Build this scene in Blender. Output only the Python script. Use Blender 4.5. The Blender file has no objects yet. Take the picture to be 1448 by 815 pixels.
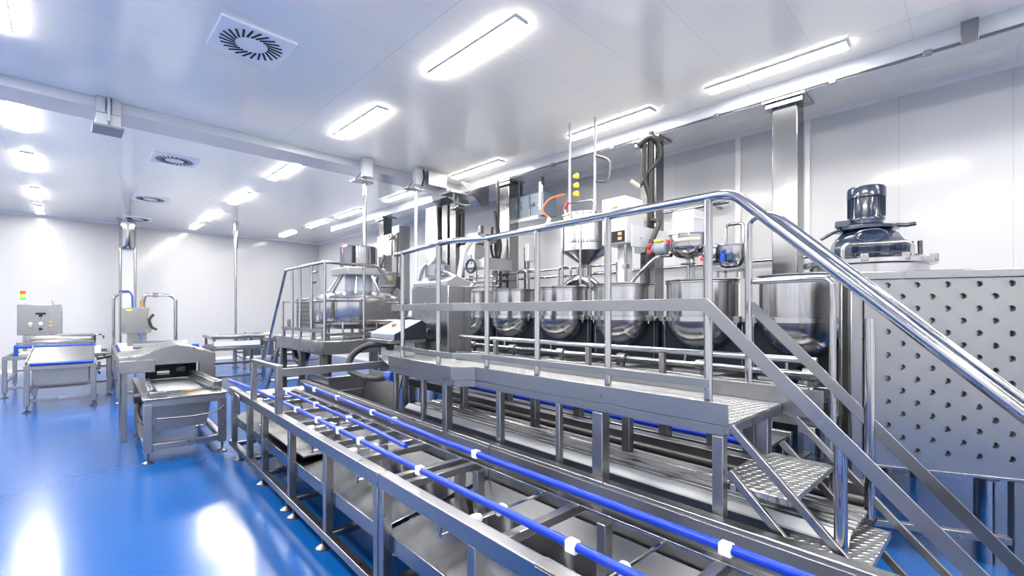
import bpy, bmesh, math, random
from mathutils import Vector, Matrix
random.seed(7)
SC = bpy.context.scene
COL = SC.collection
PI = math.pi
H = 1.7                      # eye height
YAW = math.radians(42.2)     # view direction against the production line (world y axis)
RA = math.radians(2.36)      # the room shell is turned this much against the line

# ------------------------------------------------------------------ materials
def nodes(name):
    m = bpy.data.materials.new(name); m.use_nodes = True
    nt = m.node_tree
    return m, nt, nt.nodes['Principled BSDF']

def plain(name, col, rough=.4, metal=0., spec=.5, coat=0.):
    m, nt, b = nodes(name)
    b.inputs['Base Color'].default_value = (*col, 1)
    b.inputs['Roughness'].default_value = rough
    b.inputs['Metallic'].default_value = metal
    b.inputs['Specular IOR Level'].default_value = spec
    b.inputs['Coat Weight'].default_value = coat
    b.inputs['Coat Roughness'].default_value = .05
    return m

def steel(name, col=(.62, .63, .65), rough=.25, var=.05, scale=(3, 3, 3), bump=0.):
    m, nt, b = nodes(name)
    N, L = nt.nodes, nt.links
    tc = N.new('ShaderNodeTexCoord'); mp = N.new('ShaderNodeMapping'); mp.inputs['Scale'].default_value = scale
    nz = N.new('ShaderNodeTexNoise'); nz.inputs['Scale'].default_value = 1.; nz.inputs['Detail'].default_value = 3
    L.new(tc.outputs['Object'], mp.inputs['Vector']); L.new(mp.outputs['Vector'], nz.inputs['Vector'])
    mr = N.new('ShaderNodeMapRange'); mr.inputs['To Min'].default_value = max(.03, rough - var); mr.inputs['To Max'].default_value = rough + var
    L.new(nz.outputs['Fac'], mr.inputs['Value']); L.new(mr.outputs['Result'], b.inputs['Roughness'])
    b.inputs['Base Color'].default_value = (*col, 1); b.inputs['Metallic'].default_value = 1
    if bump:
        n2 = N.new('ShaderNodeTexNoise'); n2.inputs['Scale'].default_value = 2.2; n2.inputs['Detail'].default_value = 1
        L.new(tc.outputs['Object'], n2.inputs['Vector'])
        bp = N.new('ShaderNodeBump'); bp.inputs['Strength'].default_value = bump; bp.inputs['Distance'].default_value = .05
        L.new(n2.outputs['Fac'], bp.inputs['Height']); L.new(bp.outputs['Normal'], b.inputs['Normal'])
    return m

def tread_plate(name):
    m, nt, b = nodes(name)
    N, L = nt.nodes, nt.links
    tc = N.new('ShaderNodeTexCoord'); sx = N.new('ShaderNodeSeparateXYZ'); L.new(tc.outputs['Object'], sx.inputs[0])
    def math_(op, a, c=None):
        n = N.new('ShaderNodeMath'); n.operation = op
        for i, q in enumerate((a, c)):
            if q is None: continue
            if isinstance(q, (int, float)): n.inputs[i].default_value = q
            else: L.new(q, n.inputs[i])
        return n.outputs[0]
    u = math_('ADD', sx.outputs[0], sx.outputs[1]); v = math_('SUBTRACT', sx.outputs[0], sx.outputs[1])
    a = math_('SINE', math_('MULTIPLY', u, 95.)); c = math_('SINE', math_('MULTIPLY', v, 62.))
    h = math_('MAXIMUM', math_('MULTIPLY', a, c), .1)
    bp = N.new('ShaderNodeBump'); bp.inputs['Strength'].default_value = 1.; bp.inputs['Distance'].default_value = .012
    L.new(h, bp.inputs['Height']); L.new(bp.outputs['Normal'], b.inputs['Normal'])
    b.inputs['Base Color'].default_value = (.45, .46, .475, 1); b.inputs['Metallic'].default_value = 1; b.inputs['Roughness'].default_value = .34
    return m

def panels(name, col, seam, rough, seams, coat=0., spec=.5):
    """smooth wall panels with fine joints; seams = [(axis, origin, pitch, width)] in the object's own metres"""
    m, nt, b = nodes(name)
    N, L = nt.nodes, nt.links
    tc = N.new('ShaderNodeTexCoord'); sx = N.new('ShaderNodeSeparateXYZ'); L.new(tc.outputs['Object'], sx.inputs[0])
    tot = None
    for ax, o, p, w in seams:
        s = N.new('ShaderNodeMath'); s.operation = 'SUBTRACT'; L.new(sx.outputs[ax], s.inputs[0]); s.inputs[1].default_value = o - p * 50
        d = N.new('ShaderNodeMath'); d.operation = 'DIVIDE'; L.new(s.outputs[0], d.inputs[0]); d.inputs[1].default_value = p
        fr = N.new('ShaderNodeMath'); fr.operation = 'FRACT'; L.new(d.outputs[0], fr.inputs[0])
        lt = N.new('ShaderNodeMath'); lt.operation = 'LESS_THAN'; L.new(fr.outputs[0], lt.inputs[0]); lt.inputs[1].default_value = w / p
        if tot is None: tot = lt.outputs[0]
        else:
            mx = N.new('ShaderNodeMath'); mx.operation = 'MAXIMUM'; L.new(tot, mx.inputs[0]); L.new(lt.outputs[0], mx.inputs[1]); tot = mx.outputs[0]
    mix = N.new('ShaderNodeMix'); mix.data_type = 'RGBA'
    mix.inputs['A'].default_value = (*col, 1); mix.inputs['B'].default_value = (*seam, 1)
    L.new(tot, mix.inputs['Factor']); L.new(mix.outputs['Result'], b.inputs['Base Color'])
    nz = N.new('ShaderNodeTexNoise'); nz.inputs['Scale'].default_value = .9; nz.inputs['Detail'].default_value = 1
    L.new(tc.outputs['Object'], nz.inputs['Vector'])
    bp = N.new('ShaderNodeBump'); bp.inputs['Strength'].default_value = .04; bp.inputs['Distance'].default_value = .1
    L.new(nz.outputs['Fac'], bp.inputs['Height']); L.new(bp.outputs['Normal'], b.inputs['Normal'])
    b.inputs['Roughness'].default_value = rough; b.inputs['Specular IOR Level'].default_value = spec
    b.inputs['Coat Weight'].default_value = coat; b.inputs['Coat Roughness'].default_value = .08
    return m

def epoxy():
    m, nt, b = nodes('blue epoxy floor')
    N, L = nt.nodes, nt.links
    tc = N.new('ShaderNodeTexCoord')
    nz = N.new('ShaderNodeTexNoise'); nz.inputs['Scale'].default_value = 1.3; nz.inputs['Detail'].default_value = 4
    L.new(tc.outputs['Object'], nz.inputs['Vector'])
    cr = N.new('ShaderNodeValToRGB')
    cr.color_ramp.elements[0].color = (.0015, .048, .20, 1); cr.color_ramp.elements[1].color = (.002, .062, .245, 1)
    L.new(nz.outputs['Fac'], cr.inputs[0]); L.new(cr.outputs[0], b.inputs['Base Color'])
    n2 = N.new('ShaderNodeTexNoise'); n2.inputs['Scale'].default_value = 14; n2.inputs['Detail'].default_value = 3
    L.new(tc.outputs['Object'], n2.inputs['Vector'])
    bp = N.new('ShaderNodeBump'); bp.inputs['Strength'].default_value = .05; bp.inputs['Distance'].default_value = .02
    L.new(n2.outputs['Fac'], bp.inputs['Height']); L.new(bp.outputs['Normal'], b.inputs['Normal'])
    b.inputs['Roughness'].default_value = .2; b.inputs['Specular IOR Level'].default_value = .3
    return m

def glow(name, col, s):
    m, nt, b = nodes(name)
    b.inputs['Base Color'].default_value = (*col, 1)
    b.inputs['Emission Color'].default_value = (*col, 1); b.inputs['Emission Strength'].default_value = s
    return m

M = dict(
    steel=steel('brushed steel', (.275, .28, .29), .27, .04, (2, 2, 2)),
    sheet=steel('sheet steel', (.28, .285, .295), .3, .06, (2, 2, 2), .08),
    frame=steel('satin frame steel', (.275, .28, .29), .3, .07, (8, 8, 8)),
    polish=steel('polished steel', (.42, .425, .44), .12, .02, (3, 3, 3)),
    kettle=steel('spun kettle steel', (.50, .50, .51), .18, .03, (2, 2, 9)),
    dull=steel('dull steel', (.17, .175, .185), .38, .08, (5, 5, 5)),
    tray=steel('tray steel', (.27, .275, .29), .15, .03, (1.5, 1.5, 1.5), .12), column=steel('column steel', (.24, .245, .255), .2, .04, (3, 3, 1)),
    tread=tread_plate('tread plate'),
    white=plain('white enamel', (.42, .44, .475), .3, 0, .5, .3),
    plastic=plain('white plastic', (.66, .67, .70), .35),
    bluep=plain('blue plastic', (.002, .028, .36), .32, 0, .25, .0),
    blueb=plain('blue fitting', (.004, .05, .32), .4, 0, .3),
    navy=plain('navy enamel', (.012, .024, .055), .22, 0, .5, .5),
    dark=plain('dark enamel', (.005, .008, .014), .4, 0, .25),
    black=plain('black rubber', (.012, .012, .014), .5),
    red=plain('red plastic', (.7, .02, .03), .35),
    yellow=plain('yellow plastic', (.85, .55, .03), .35),
    orange=plain('orange hose', (.75, .13, .03), .4),
    brass=plain('brass', (.42, .31, .15), .35, 1),
    pale=steel('pale painted steel', (.40, .41, .43), .3, .04, (2, 2, 2)),
    beige=plain('beige', (.48, .42, .34), .4),
    tan=plain('tan dough', (.55, .42, .26), .7),
    ventw=plain('vent white', (.93, .93, .93), .35),
    bluegrey=plain('blue grey enamel', (.17, .205, .265), .35, 0, .4, .05),
    floor=epoxy(),
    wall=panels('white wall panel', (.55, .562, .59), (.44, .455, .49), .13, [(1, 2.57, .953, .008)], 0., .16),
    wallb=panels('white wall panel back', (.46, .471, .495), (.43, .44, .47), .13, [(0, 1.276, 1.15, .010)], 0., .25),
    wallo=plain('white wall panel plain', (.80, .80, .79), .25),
    ceil=panels('white ceiling panel', (.98, .95, .87), (.80, .80, .78), .2, [(1, 1.17, .738, .006), (0, 2.46, 3.125, .012)], .6, .7),
    beam=plain('pale beam steel', (.56, .585, .63), .26, .3, .5, .3),
    lamp=glow('lamp diffuser', (1, .95, .87), 165.), lamp_side=glow('lamp diffuser side row', (1, .95, .87), 46.), lamp_dim=glow('lamp diffuser dimmed', (1, .95, .86), 36.),
    sigr=glow('signal red', (.9, .05, .03), .7), siga=glow('signal amber', (.95, .5, .02), .7), sigg=glow('signal green', (.03, .6, .2), .6),
    signw=plain('pale plate', (.75, .8, .9), .4),
    glass=plain('clear cover', (.75, .82, .9), .08, .3),
)

# ------------------------------------------------------------------ mesh collector
class MB:
    def __init__(s): s.v = []; s.f = []; s.sm = []
    def add(s, vs, fs, smooth=False):
        o = len(s.v); s.v += [tuple(p) for p in vs]
        for f in fs: s.f.append(tuple(i + o for i in f)); s.sm.append(smooth)
        return s
    def box(s, x0, x1, y0, y1, z0, z1):
        vs = [(x, y, z) for x in (x0, x1) for y in (y0, y1) for z in (z0, z1)]
        return s.add(vs, [(0, 1, 3, 2), (4, 6, 7, 5), (0, 4, 5, 1), (2, 3, 7, 6), (0, 2, 6, 4), (1, 5, 7, 3)])
    def bar(s, p, q, w, h, up=(0, 0, 1)):
        p, q = Vector(p), Vector(q); d = (q - p).normalized(); up = Vector(up)
        a = d.cross(up)
        if a.length < 1e-4: a = d.cross(Vector((0, 1, 0)))
        a.normalize(); b = a.cross(d).normalized(); a *= w / 2; b *= h / 2
        vs = [e + i * a + j * b for e in (p, q) for i in (-1, 1) for j in (-1, 1)]
        return s.add(vs, [(0, 1, 3, 2), (4, 6, 7, 5), (0, 4, 5, 1), (2, 3, 7, 6), (0, 2, 6, 4), (1, 5, 7, 3)])
    def extrude(s, poly, vec):
        n = len(poly); vec = Vector(vec); P = [Vector(p) for p in poly]
        return s.add(P + [p + vec for p in P], [tuple(range(n))[::-1], tuple(range(n, 2 * n))] + [(i, (i + 1) % n, (i + 1) % n + n, i + n) for i in range(n)])
    def tube(s, pts, r, seg=12, bend=0., closed=False):
        P = [Vector(p) for p in pts]
        if bend and len(P) > 2:
            Q = [P[0]]
            for i in range(1, len(P) - 1):
                a, b, c = P[i - 1], P[i], P[i + 1]
                k = min(bend, (a - b).length * .45, (c - b).length * .45)
                p0 = b + (a - b).normalized() * k; p1 = b + (c - b).normalized() * k
                for j in range(6):
                    t = j / 5; Q.append(p0 * (1 - t) ** 2 + b * 2 * t * (1 - t) + p1 * t * t)
            Q.append(P[-1]); P = Q
        n = len(P); vs = []
        d0 = (P[1] - P[0]).normalized(); u = d0.orthogonal().normalized()
        for i, p in enumerate(P):
            if closed: t = (P[(i + 1) % n] - P[i - 1]).normalized()
            else: t = (P[min(i + 1, n - 1)] - P[max(i - 1, 0)]).normalized()
            u = (u - t * u.dot(t)).normalized(); w = t.cross(u)
            for k in range(seg):
                a = 2 * PI * k / seg; vs.append(p + (u * math.cos(a) + w * math.sin(a)) * r)
        fs = [(i * seg + k, i * seg + (k + 1) % seg, ((i + 1) % n) * seg + (k + 1) % seg, ((i + 1) % n) * seg + k) for i in range(n if closed else n - 1) for k in range(seg)]
        s.add(vs, fs, True)
        if not closed:
            o = len(s.v) - n * seg
            s.f.append(tuple(o + k for k in range(seg))[::-1]); s.sm.append(False)
            s.f.append(tuple(o + (n - 1) * seg + k for k in range(seg))); s.sm.append(False)
        return s
    def lathe(s, cx, cy, prof, seg=32, axis='z', cz=0.):
        """prof: (radius, height) from bottom to top; ends closed"""
        vs = []
        for r, z in prof:
            for k in range(seg):
                a = 2 * PI * k / seg; c, d = r * math.cos(a), r * math.sin(a)
                vs.append((cx + c, cy + d, z) if axis == 'z' else ((cx + z, cy + c, cz + d) if axis == 'x' else (cx + c, cy + z, cz + d)))
        n = len(prof)
        fs = [(i * seg + k, i * seg + (k + 1) % seg, (i + 1) * seg + (k + 1) % seg, (i + 1) * seg + k) for i in range(n - 1) for k in range(seg)]
        s.add(vs, fs, True)
        o = len(s.v) - n * seg
        s.f.append(tuple(o + k for k in range(seg))[::-1]); s.sm.append(True)
        s.f.append(tuple(o + (n - 1) * seg + k for k in range(seg))); s.sm.append(True)
        return s
    def cyl(s, cx, cy, z0, z1, r, seg=20): return s.lathe(cx, cy, [(r, z0), (r, z1)], seg)

ORG = {}
def mesh_of(name, mb, mat, org, bev):
    me = bpy.data.meshes.new(name)
    ox, oy, oz = org
    me.from_pydata([(x - ox, y - oy, z - oz) for x, y, z in mb.v], [], mb.f)
    bm = bmesh.new(); bm.from_mesh(me); bmesh.ops.recalc_face_normals(bm, faces=bm.faces); bm.to_mesh(me); bm.free()
    me.polygons.foreach_set('use_smooth', mb.sm if len(mb.sm) == len(me.polygons) else [True] * len(me.polygons))
    me.set_sharp_from_angle(angle=math.radians(38))
    me.materials.append(M[mat] if isinstance(mat, str) else mat)
    o = bpy.data.objects.new(name, me); COL.objects.link(o)
    if bev:
        b = o.modifiers.new('edge', 'BEVEL'); b.width = bev; b.segments = 2; b.limit_method = 'ANGLE'; b.angle_limit = math.radians(60)
    return o
def tag(o, label, cat, group=None):
    o['label'] = label; o['category'] = cat
    if group: o['group'] = group
def r2w(x, y, z=0): return (x * math.cos(RA) - y * math.sin(RA), x * math.sin(RA) + y * math.cos(RA), z)
def w2r(x, y, z=0): return (x * math.cos(RA) + y * math.sin(RA), -x * math.sin(RA) + y * math.cos(RA), z)
def thing(name, label, cat, loc, group=None, room=False):
    """an Empty at the base of the thing; its parts are given in the same frame (line or room)"""
    o = bpy.data.objects.new(name, None); COL.objects.link(o)
    o.empty_display_size = .1
    o.location = r2w(*loc) if room else loc
    if room: o.rotation_euler.z = RA
    tag(o, label, cat, group); ORG[o.name] = tuple(loc)
    return o
def part(name, mb, mat, parent, bev=0., label=None):
    o = mesh_of(name, mb, mat, ORG[parent.name], bev)
    o.parent = parent; ORG[o.name] = ORG[parent.name]
    if label: o['label'] = label
    return o
def solo(name, mb, mat, label, cat, loc, bev=0., group=None, room=False):
    o = mesh_of(name, mb, mat, loc, bev)
    o.location = r2w(*loc) if room else loc
    if room: o.rotation_euler.z = RA
    tag(o, label, cat, group); ORG[o.name] = tuple(loc)
    return o
def structure(name, mb, mat, bev=0.):
    o = mesh_of(name, mb, mat, (0, 0, 0), bev); o.rotation_euler.z = RA; o['kind'] = 'structure'
    return o
def dup(root, loc, label, room=False):
    """a copy of a thing with copies of its parts and sub-parts"""
    r = root.copy(); COL.objects.link(r)
    r.location = r2w(*loc) if room else loc
    r['label'] = label
    for ch in list(root.children):
        c = ch.copy(); COL.objects.link(c); c.parent = r
        for g in list(ch.children):
            d = g.copy(); COL.objects.link(d); d.parent = c
    return r

# ------------------------------------------------------------------ the room
XL, XR, YF, YB, CZ = -7.0, 7.35, -5.0, 18.5, 4.4
structure('floor', MB().box(XL - .2, XR + .2, YF - .2, YB + .2, -.12, 0), 'floor')
structure('ceiling', MB().box(XL - .2, XR + .2, YF - .2, YB + .2, CZ, CZ + .12), 'ceil')
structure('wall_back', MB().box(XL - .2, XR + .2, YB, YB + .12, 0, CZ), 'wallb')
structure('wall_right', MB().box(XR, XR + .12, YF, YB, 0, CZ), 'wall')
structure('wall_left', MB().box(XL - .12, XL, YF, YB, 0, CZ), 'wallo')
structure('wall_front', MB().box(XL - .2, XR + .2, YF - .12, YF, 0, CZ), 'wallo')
structure('baseboard_back', MB().box(XL, XR, YB - .03, YB, 0, .10), 'wallo', .008)
structure('baseboard_right', MB().box(XR - .03, XR, YF, YB - .03, 0, .10), 'wallo', .008)
structure('trim_1', MB().extrude([(XR, YF, CZ), (XR - .06, YF, CZ), (XR, YF, CZ - .06)], (0, YB - YF, 0)), 'wallo')
structure('trim_2', MB().extrude([(XL, YB, CZ), (XL, YB - .05, CZ), (XL, YB, CZ - .05)], (XR - XL - .06, 0, 0)), 'wallo')
structure('trim_3', MB().box(XR - .035, XR, 2.50, 2.58, .1, CZ - .06), 'wallo', .006)
structure('trim_4', MB().box(XR - .035, XR, 1.60, 1.66, .1, CZ - .06), 'wallo', .006)

# overhead beams
structure('beam_along', MB().box(6.03, 6.36, YF, 14.25, CZ - .20, CZ), 'beam', .006)
structure('beam_across', MB().box(XL, 6.03, 7.78, 8.34, CZ - .13, CZ), 'beam', .006)
t = thing('beam_conduit', 'thin steel conduit with clips under the long right hand ceiling beam', 'conduit', (6.0, 0, CZ - .2), room=True)
part('pipe', MB().tube([(6.0, YF + .1, CZ - .185), (6.0, 6.5, CZ - .185)], .012, 8), 'dull', t)
for y in (.33, 1.1, 2.35, 3.9, 5.1):
    part('clip', MB().box(5.985, 6.03, y - .03, y + .03, CZ - .21, CZ - .16), 'steel', t, .003)
solo('beam_bracket', MB().box(5.975, 6.03, -.02, .1, CZ - .205, CZ), 'steel', 'grey steel strap on the long right ceiling beam at the picture edge', 'bracket', (6.0, 0, CZ), .004, room=True)

# ------------------------------------------------------------------ ceiling lights
def light(loc, ln, label, glow_mat='lamp'):
    x, y, z = loc
    t = thing('ceiling_light', label, 'light', loc, 'ceiling light battens', room=True)
    part('housing', MB().box(x - .085, x + .085, y - ln / 2, y + ln / 2, z - .03, z), 'white', t, .006)
    part('diffuser', MB().extrude([(x - .084, y - ln / 2 + .005, z - .03), (x - .08, y - ln / 2 + .005, z - .0345), (x + .08, y - ln / 2 + .005, z - .0345), (x + .084, y - ln / 2 + .005, z - .03)], (0, ln - .01, 0)), glow_mat, t)
    return t
OUT = 'white ceiling batten added out of view to light the room'
l2 = [(3.64, 'large white ceiling light batten right of the square vent nearest the camera'), (6.21, 'white ceiling light batten just before the cross beam, middle of the ceiling'),
      (9.35, 'white ceiling light batten just beyond the cross beam in the middle row'), (12.3, 'second ceiling light beyond the cross beam in the middle row'),
      (15.2, 'third ceiling light beyond the cross beam in the middle row'), (17.5, 'ceiling light of the middle row nearest the back wall')]
l3 = [(1.6, 'ceiling light beside the right beam above the navy motor'), (3.72, 'ceiling light beside the right beam above the cable bundle column'), (6.66, 'ceiling light beside the right beam just before the cross beam'),
      (9.42, 'first ceiling light past the cross beam in the right row'), (12.1, 'second ceiling light past the cross beam in the right row'), (14.3, 'third ceiling light past the cross beam in the right row'), (16.9, 'ceiling light of the right row nearest the back wall')]
l1 = [(5.85, 'ceiling light cut by the top left corner of the picture'), (9.25, 'ceiling light at the left picture edge just beyond the cross beam'), (12.0, 'second ceiling light beyond the cross beam in the left row'),
      (15.1, 'third ceiling light beyond the cross beam in the left row'), (17.6, 'ceiling light of the left row nearest the back wall')]
P0 = light((3.02, 3.64, CZ), 1.4, l2[0][1])
for y, lb in l2[1:-1]: dup(P0, (3.03, y, CZ), lb, True)
P2 = light((5.62, l3[0][0], CZ), 1.4, l3[0][1], 'lamp_side')
for y, lb in l3[1:-1]: dup(P2, (5.62, y, CZ), lb, True)
for y, lb in l1[:-1]: dup(P0, (-.43, y, CZ), lb, True)
P1 = light((3.03, 17.3, CZ), 1.3, l2[-1][1], 'lamp_dim')
dup(P1, (-.43, 17.4, CZ), l1[-1][1], True)
dup(P1, (5.62, 16.9, CZ), l3[-1][1], True)
for x, ys in ((3.02, (.8, -2.2)), (5.62, (-1.4, -3.6)), (-.43, (2.6, -.4, -3.2)), (-3.9, (-2.5, 1, 4.5, 8.5, 12, 15.5))):  # unseen battens carrying the rows on, added for the light they give
    for y in ys: dup(P2 if x == 5.62 else P0, (x, y, CZ), OUT, True)

# ceiling vents
def vent(loc, label):
    x, y, z = loc; s = .33
    t = thing('ceiling_vent', label, 'vent', loc, 'square swirl vents in the ceiling', room=True)
    part('plate', MB().box(x - s, x + s, y - s, y + s, z - .022, z), 'ventw', t, .004)
    mb = MB()
    for k in range(24):
        a = 2 * PI * k / 24
        p = (x + .145 * math.cos(a), y + .145 * math.sin(a), z - .024); q = (x + .275 * math.cos(a + .3), y + .275 * math.sin(a + .3), z - .024)
        mb.bar(p, q, .02, .006)
    part('swirl_slots', mb, 'dark', t, label='black slots set in a ring')
    part('hub', MB().cyl(x, y, z - .026, z - .018, .115, 28), 'ventw', t)
    return t
V0 = vent((1.36, 5.12, CZ), 'large square ceiling vent with black swirl slots, nearest the camera')
dup(V0, (1.43, 10.03, CZ), 'square ceiling vent just beyond the cross beam', True)
dup(V0, (1.51, 13.9, CZ), 'square ceiling vent second beyond the cross beam', True)
dup(V0, (1.57, 17.2, CZ), 'square ceiling vent beside the round column at the back wall', True)

# beam hangers and drop poles
t = thing('beam_hanger', 'white box hanger strapped round the cross beam at left', 'hanger', (.42, 7.75, CZ), room=True)
part('strap_plate', MB().box(.30, .39, 7.70, 7.78, 4.20, CZ), 'white', t, .004)
part('strap_plate', MB().box(.45, .54, 7.70, 7.78, 4.20, CZ), 'white', t, .004)
part('web_plate', MB().box(.405, .435, 7.66, 7.78, 4.10, CZ), 'white', t, .003)
part('lower_box', MB().box(.30, .54, 7.72, 8.0, 4.05, 4.20), 'beam', t, .004)
part('base_plate', MB().box(.27, .57, 7.68, 8.06, 4.02, 4.05), 'bluegrey', t, .004)
part('turnbuckle', MB().cyl(.42, 7.69, 4.05, 4.16, .012, 10), 'dull', t)
def drop_pole(x, y, z0, label, w, dark=False):
    t = thing('drop_pole', label, 'pole', (x, y, z0))
    part('pole', MB().tube([(x, y, z0), (x, y, CZ - .13)], .03, 14), 'polish' if not dark else 'beam', t)
    part('clamp_box', MB().box(x - .09, x + .09, y - .14, y - .03, CZ - .34, CZ - .02), 'white', t, .004)
    part('bracket_plate', MB().box(x - .22, x + .12, y - .1, y + .12, CZ - .42, CZ - .40).bar((x - .2, y - .05, CZ - .4), (x - .02, y - .05, CZ - .2), .02, .02), 'steel', t, .003)
    if dark: part('cable', MB().tube([(x + .07, y - .15, CZ - .05), (x + .08, y - .16, CZ - .2), (x + .04, y - .15, CZ - .36)], .018, 8), 'black', t)
drop_pole(3.52, 7.78, 2.02, 'slim steel pole dropping from the cross beam behind the round cooker', .1)
drop_pole(4.46, 7.62, .0, 'pale pole with a short black cable at the cross beam, right of the slim one', .1, True)
t = thing('service_pole', 'single slim steel pole from ceiling to floor before the back wall', 'pole', (3.07, 15.75, 0))
part('pole', MB().tube([(3.07, 15.75, 0), (3.07, 15.75, CZ)], .035, 14), 'polish', t)
part('sleeve', MB().tube([(3.07, 15.75, 3.6), (3.07, 15.75, CZ)], .055, 14), 'polish', t)
part('collar', MB().cyl(3.07, 15.75, 0, .03, .09), 'steel', t)
t = thing('service_column', 'round column by the back wall, pipes running down from a wide steel cover', 'column', (.66, 17.75, 0))
part('cover', MB().lathe(.66, 17.75, [(.17, 3.55), (.2, 3.62), (.2, CZ)], 28), 'polish', t)
part('mounting_flange', MB().box(.4, .92, 17.5, 18.0, CZ - .03, CZ), 'white', t, .004)
for dx in (-.17, .17): part('pipe', MB().tube([(.66 + dx, 17.75, 0), (.66 + dx, 17.75, 3.66)], .035, 12), 'polish', t)
part('panel', MB().box(.53, .79, 17.74, 17.76, .4, 3.6), 'white', t)

# ------------------------------------------------------------------ foreground conveyor
C0, C1, CT = 1.165, 1.985, .79       # near and far outer faces, top of frame
t = thing('conveyor', 'long steel open frame conveyor in the foreground with blue guide rails', 'conveyor', (1.55, 1.0, 0))
YN, YM, YE = -.55, 2.415, 6.35
w = .065
for a, b in ((YN, YM - .004), (YM + .004, YE)):
    part('side_rail', MB().box(C0, C0 + w, a, b, CT - .085, CT), 'frame', t, .006)
    part('side_rail', MB().box(C1, C1 + w, a, b, CT - .085, CT), 'frame', t, .006)
    part('side_panel', MB().box(C1 - .012, C1, a, b, CT - .24, CT - .02), 'sheet', t, .002)
    part('floor_rail', MB().box(C0, C0 + .055, a, b, .10, .155), 'frame', t, .005)
    part('floor_rail', MB().box(C1, C1 + .055, a, b, .10, .155), 'frame', t, .005)
    part('drip_tray', MB().extrude([(C0 + .04, a + .02, .36), (C0 + .04, a + .02, .455), (C0 + .06, a + .02, .455), (C1 - .03, a + .02, .56), (C1 - .03, a + .02, .54), (C0 + .06, a + .02, .43), (C0 + .06, a + .02, .36)], (0, b - a - .04, 0)), 'tray', t, .003)
legs = [6.2, 5.46, 4.88, 4.05, 3.24, 2.45, 2.38, 1.55, .62, -.3]
for y in legs:
    part('leg', MB().box(C0 + .004, C0 + .061, y - .028, y + .028, .155, CT - .085), 'frame', t, .005)
    part('leg', MB().box(C1 + .004, C1 + .055, y - .028, y + .028, .155, CT - .085), 'frame', t, .005)
for y in (6.2, 5.46, 4.88, 4.05, 3.24, 2.42, 1.5, .5):
    part('floor_crossbar', MB().box(C0 + .055, C1, y - .025, y + .025, .105, .15), 'frame', t, .005)
part('long_shelf_bar', MB().box(1.42, 1.46, YN, YE, .16, .20), 'frame', t, .004)
part('long_shelf_bar', MB().box(1.70, 1.74, YN, YE, .16, .20), 'frame', t, .004)
for y in (5.95, 4.96, 4.18, 3.99, 3.33, 2.6, 1.4, .4):
    for x in (C0 + .03, C1 + .03):
        f_ = part('foot', MB().lathe(x, y, [(.05, 0), (.05, .012), (.02, .03), (.012, .035), (.012, .10)], 18), 'dull', t)
# slats under the rails
for y in (5.6, 5.0, 4.45, 3.95, 3.55, 3.2, 2.75, 2.32, 2.2, 1.4, .72, .0):
    part('crossbar', MB().box(C0 + w, 1.72, y - .022, y + .022, CT - .045, CT - .005), 'frame', t, .003)
for y in (5.3, 3.75, 2.95, 1.62, .95, .3):
    r_ = part('cross_rod', MB().tube([(C0 + w, y, CT - .02), (1.70, y, CT - .02)], .0085, 8), 'polish', t)
    part('knob', MB().lathe(1.40, y, [(.010, -.03), (.026, -.022), (.026, .012), (.017, .028), (.010, .03)], 12, 'x', CT - .02), 'plastic', r_)
    part('knob', MB().lathe(1.25, y, [(.010, -.03), (.024, -.022), (.024, .012), (.017, .028), (.010, .03)], 12, 'x', CT - .02), 'plastic', r_)
# blue guides
part('guide_bed', MB().box(1.672, 1.722, YN, 5.65, CT - .012, CT + .002), 'steel', t, .002)
part('guide_rail', MB().tube([(1.30, YN, .835), (1.30, 4.6, .835), (1.28, 5.6, .835), (1.22, 6.1, .85), (1.16, 6.3, .87)], .0175, 12, .2), 'bluep', t)
part('guide_rail', MB().tube([(1.50, 5.45, .835), (1.49, 3.2, .835), (1.46, 2.62, .835)], .016, 12), 'bluep', t)
part('guide_rail', MB().tube([(1.70, YN, .835), (1.70, 2.6, .835), (1.765, 4.2, .835), (1.80, 5.6, .835)], .019, 12), 'bluep', t)
for x, ys in ((1.30, (2.18, 2.94, 3.3, 3.73, 4.25, 5.1, 5.8, 1.1)), (1.497, (5.2, 4.35, 3.6)), (1.70, (.71, 2.2)), (1.745, (3.32, 3.7)), (1.775, (4.55, 5.2))):
    for y in ys:
        part('rail_clip', MB().box(x - .020, x + .020, y - .024, y + .024, CT + .018, .8545), 'plastic', t, .006)
for y in (1.25, 2.17, 2.36, 3.4, 4.4): part('support_post', MB().box(1.67, 1.725, y - .025, y + .025, .50, CT - .045), 'frame', t, .004)
for y in (3.66, 2.83, 1.88, .95):
    lg = part('hang_tab', MB().box(C0 + .062, C0 + .07, y - .014, y + .014, CT - .19, CT - .06), 'steel', t, .001)
    part('tab_rod', MB().tube([(C0 + .06, y, CT - .175), (C0 + .2, y, CT - .175)], .006, 8), 'polish', lg)
    part('tab_bolt', MB().lathe(C0 + .06, y, [(.009, -.006), (.009, .004)], 8, 'x', CT - .175), 'polish', lg)
part('splice_plate', MB().box(C0 - .006, C0, .92, 1.16, CT - .05, CT - .005).box(C0 - .006, C0 + .06, .92, 1.16, CT, CT + .006), 'steel', t, .002)
part('drum', MB().lathe(1.25, 5.9, [(.07, 0), (.07, .62)], 20, 'x', .71), 'dull', t)
part('end_plate', MB().extrude([(C0 - .02, 5.72, .56), (C0 - .02, 5.72, .76), (C0 - .02, 6.0, .78), (C0 - .02, 6.05, .56)], (.012, 0, 0)), 'steel', t, .003)
part('under_sheet', MB().box(1.24, 1.7, 3.9, 5.3, .50, .515), 'steel', t, .003)
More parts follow.
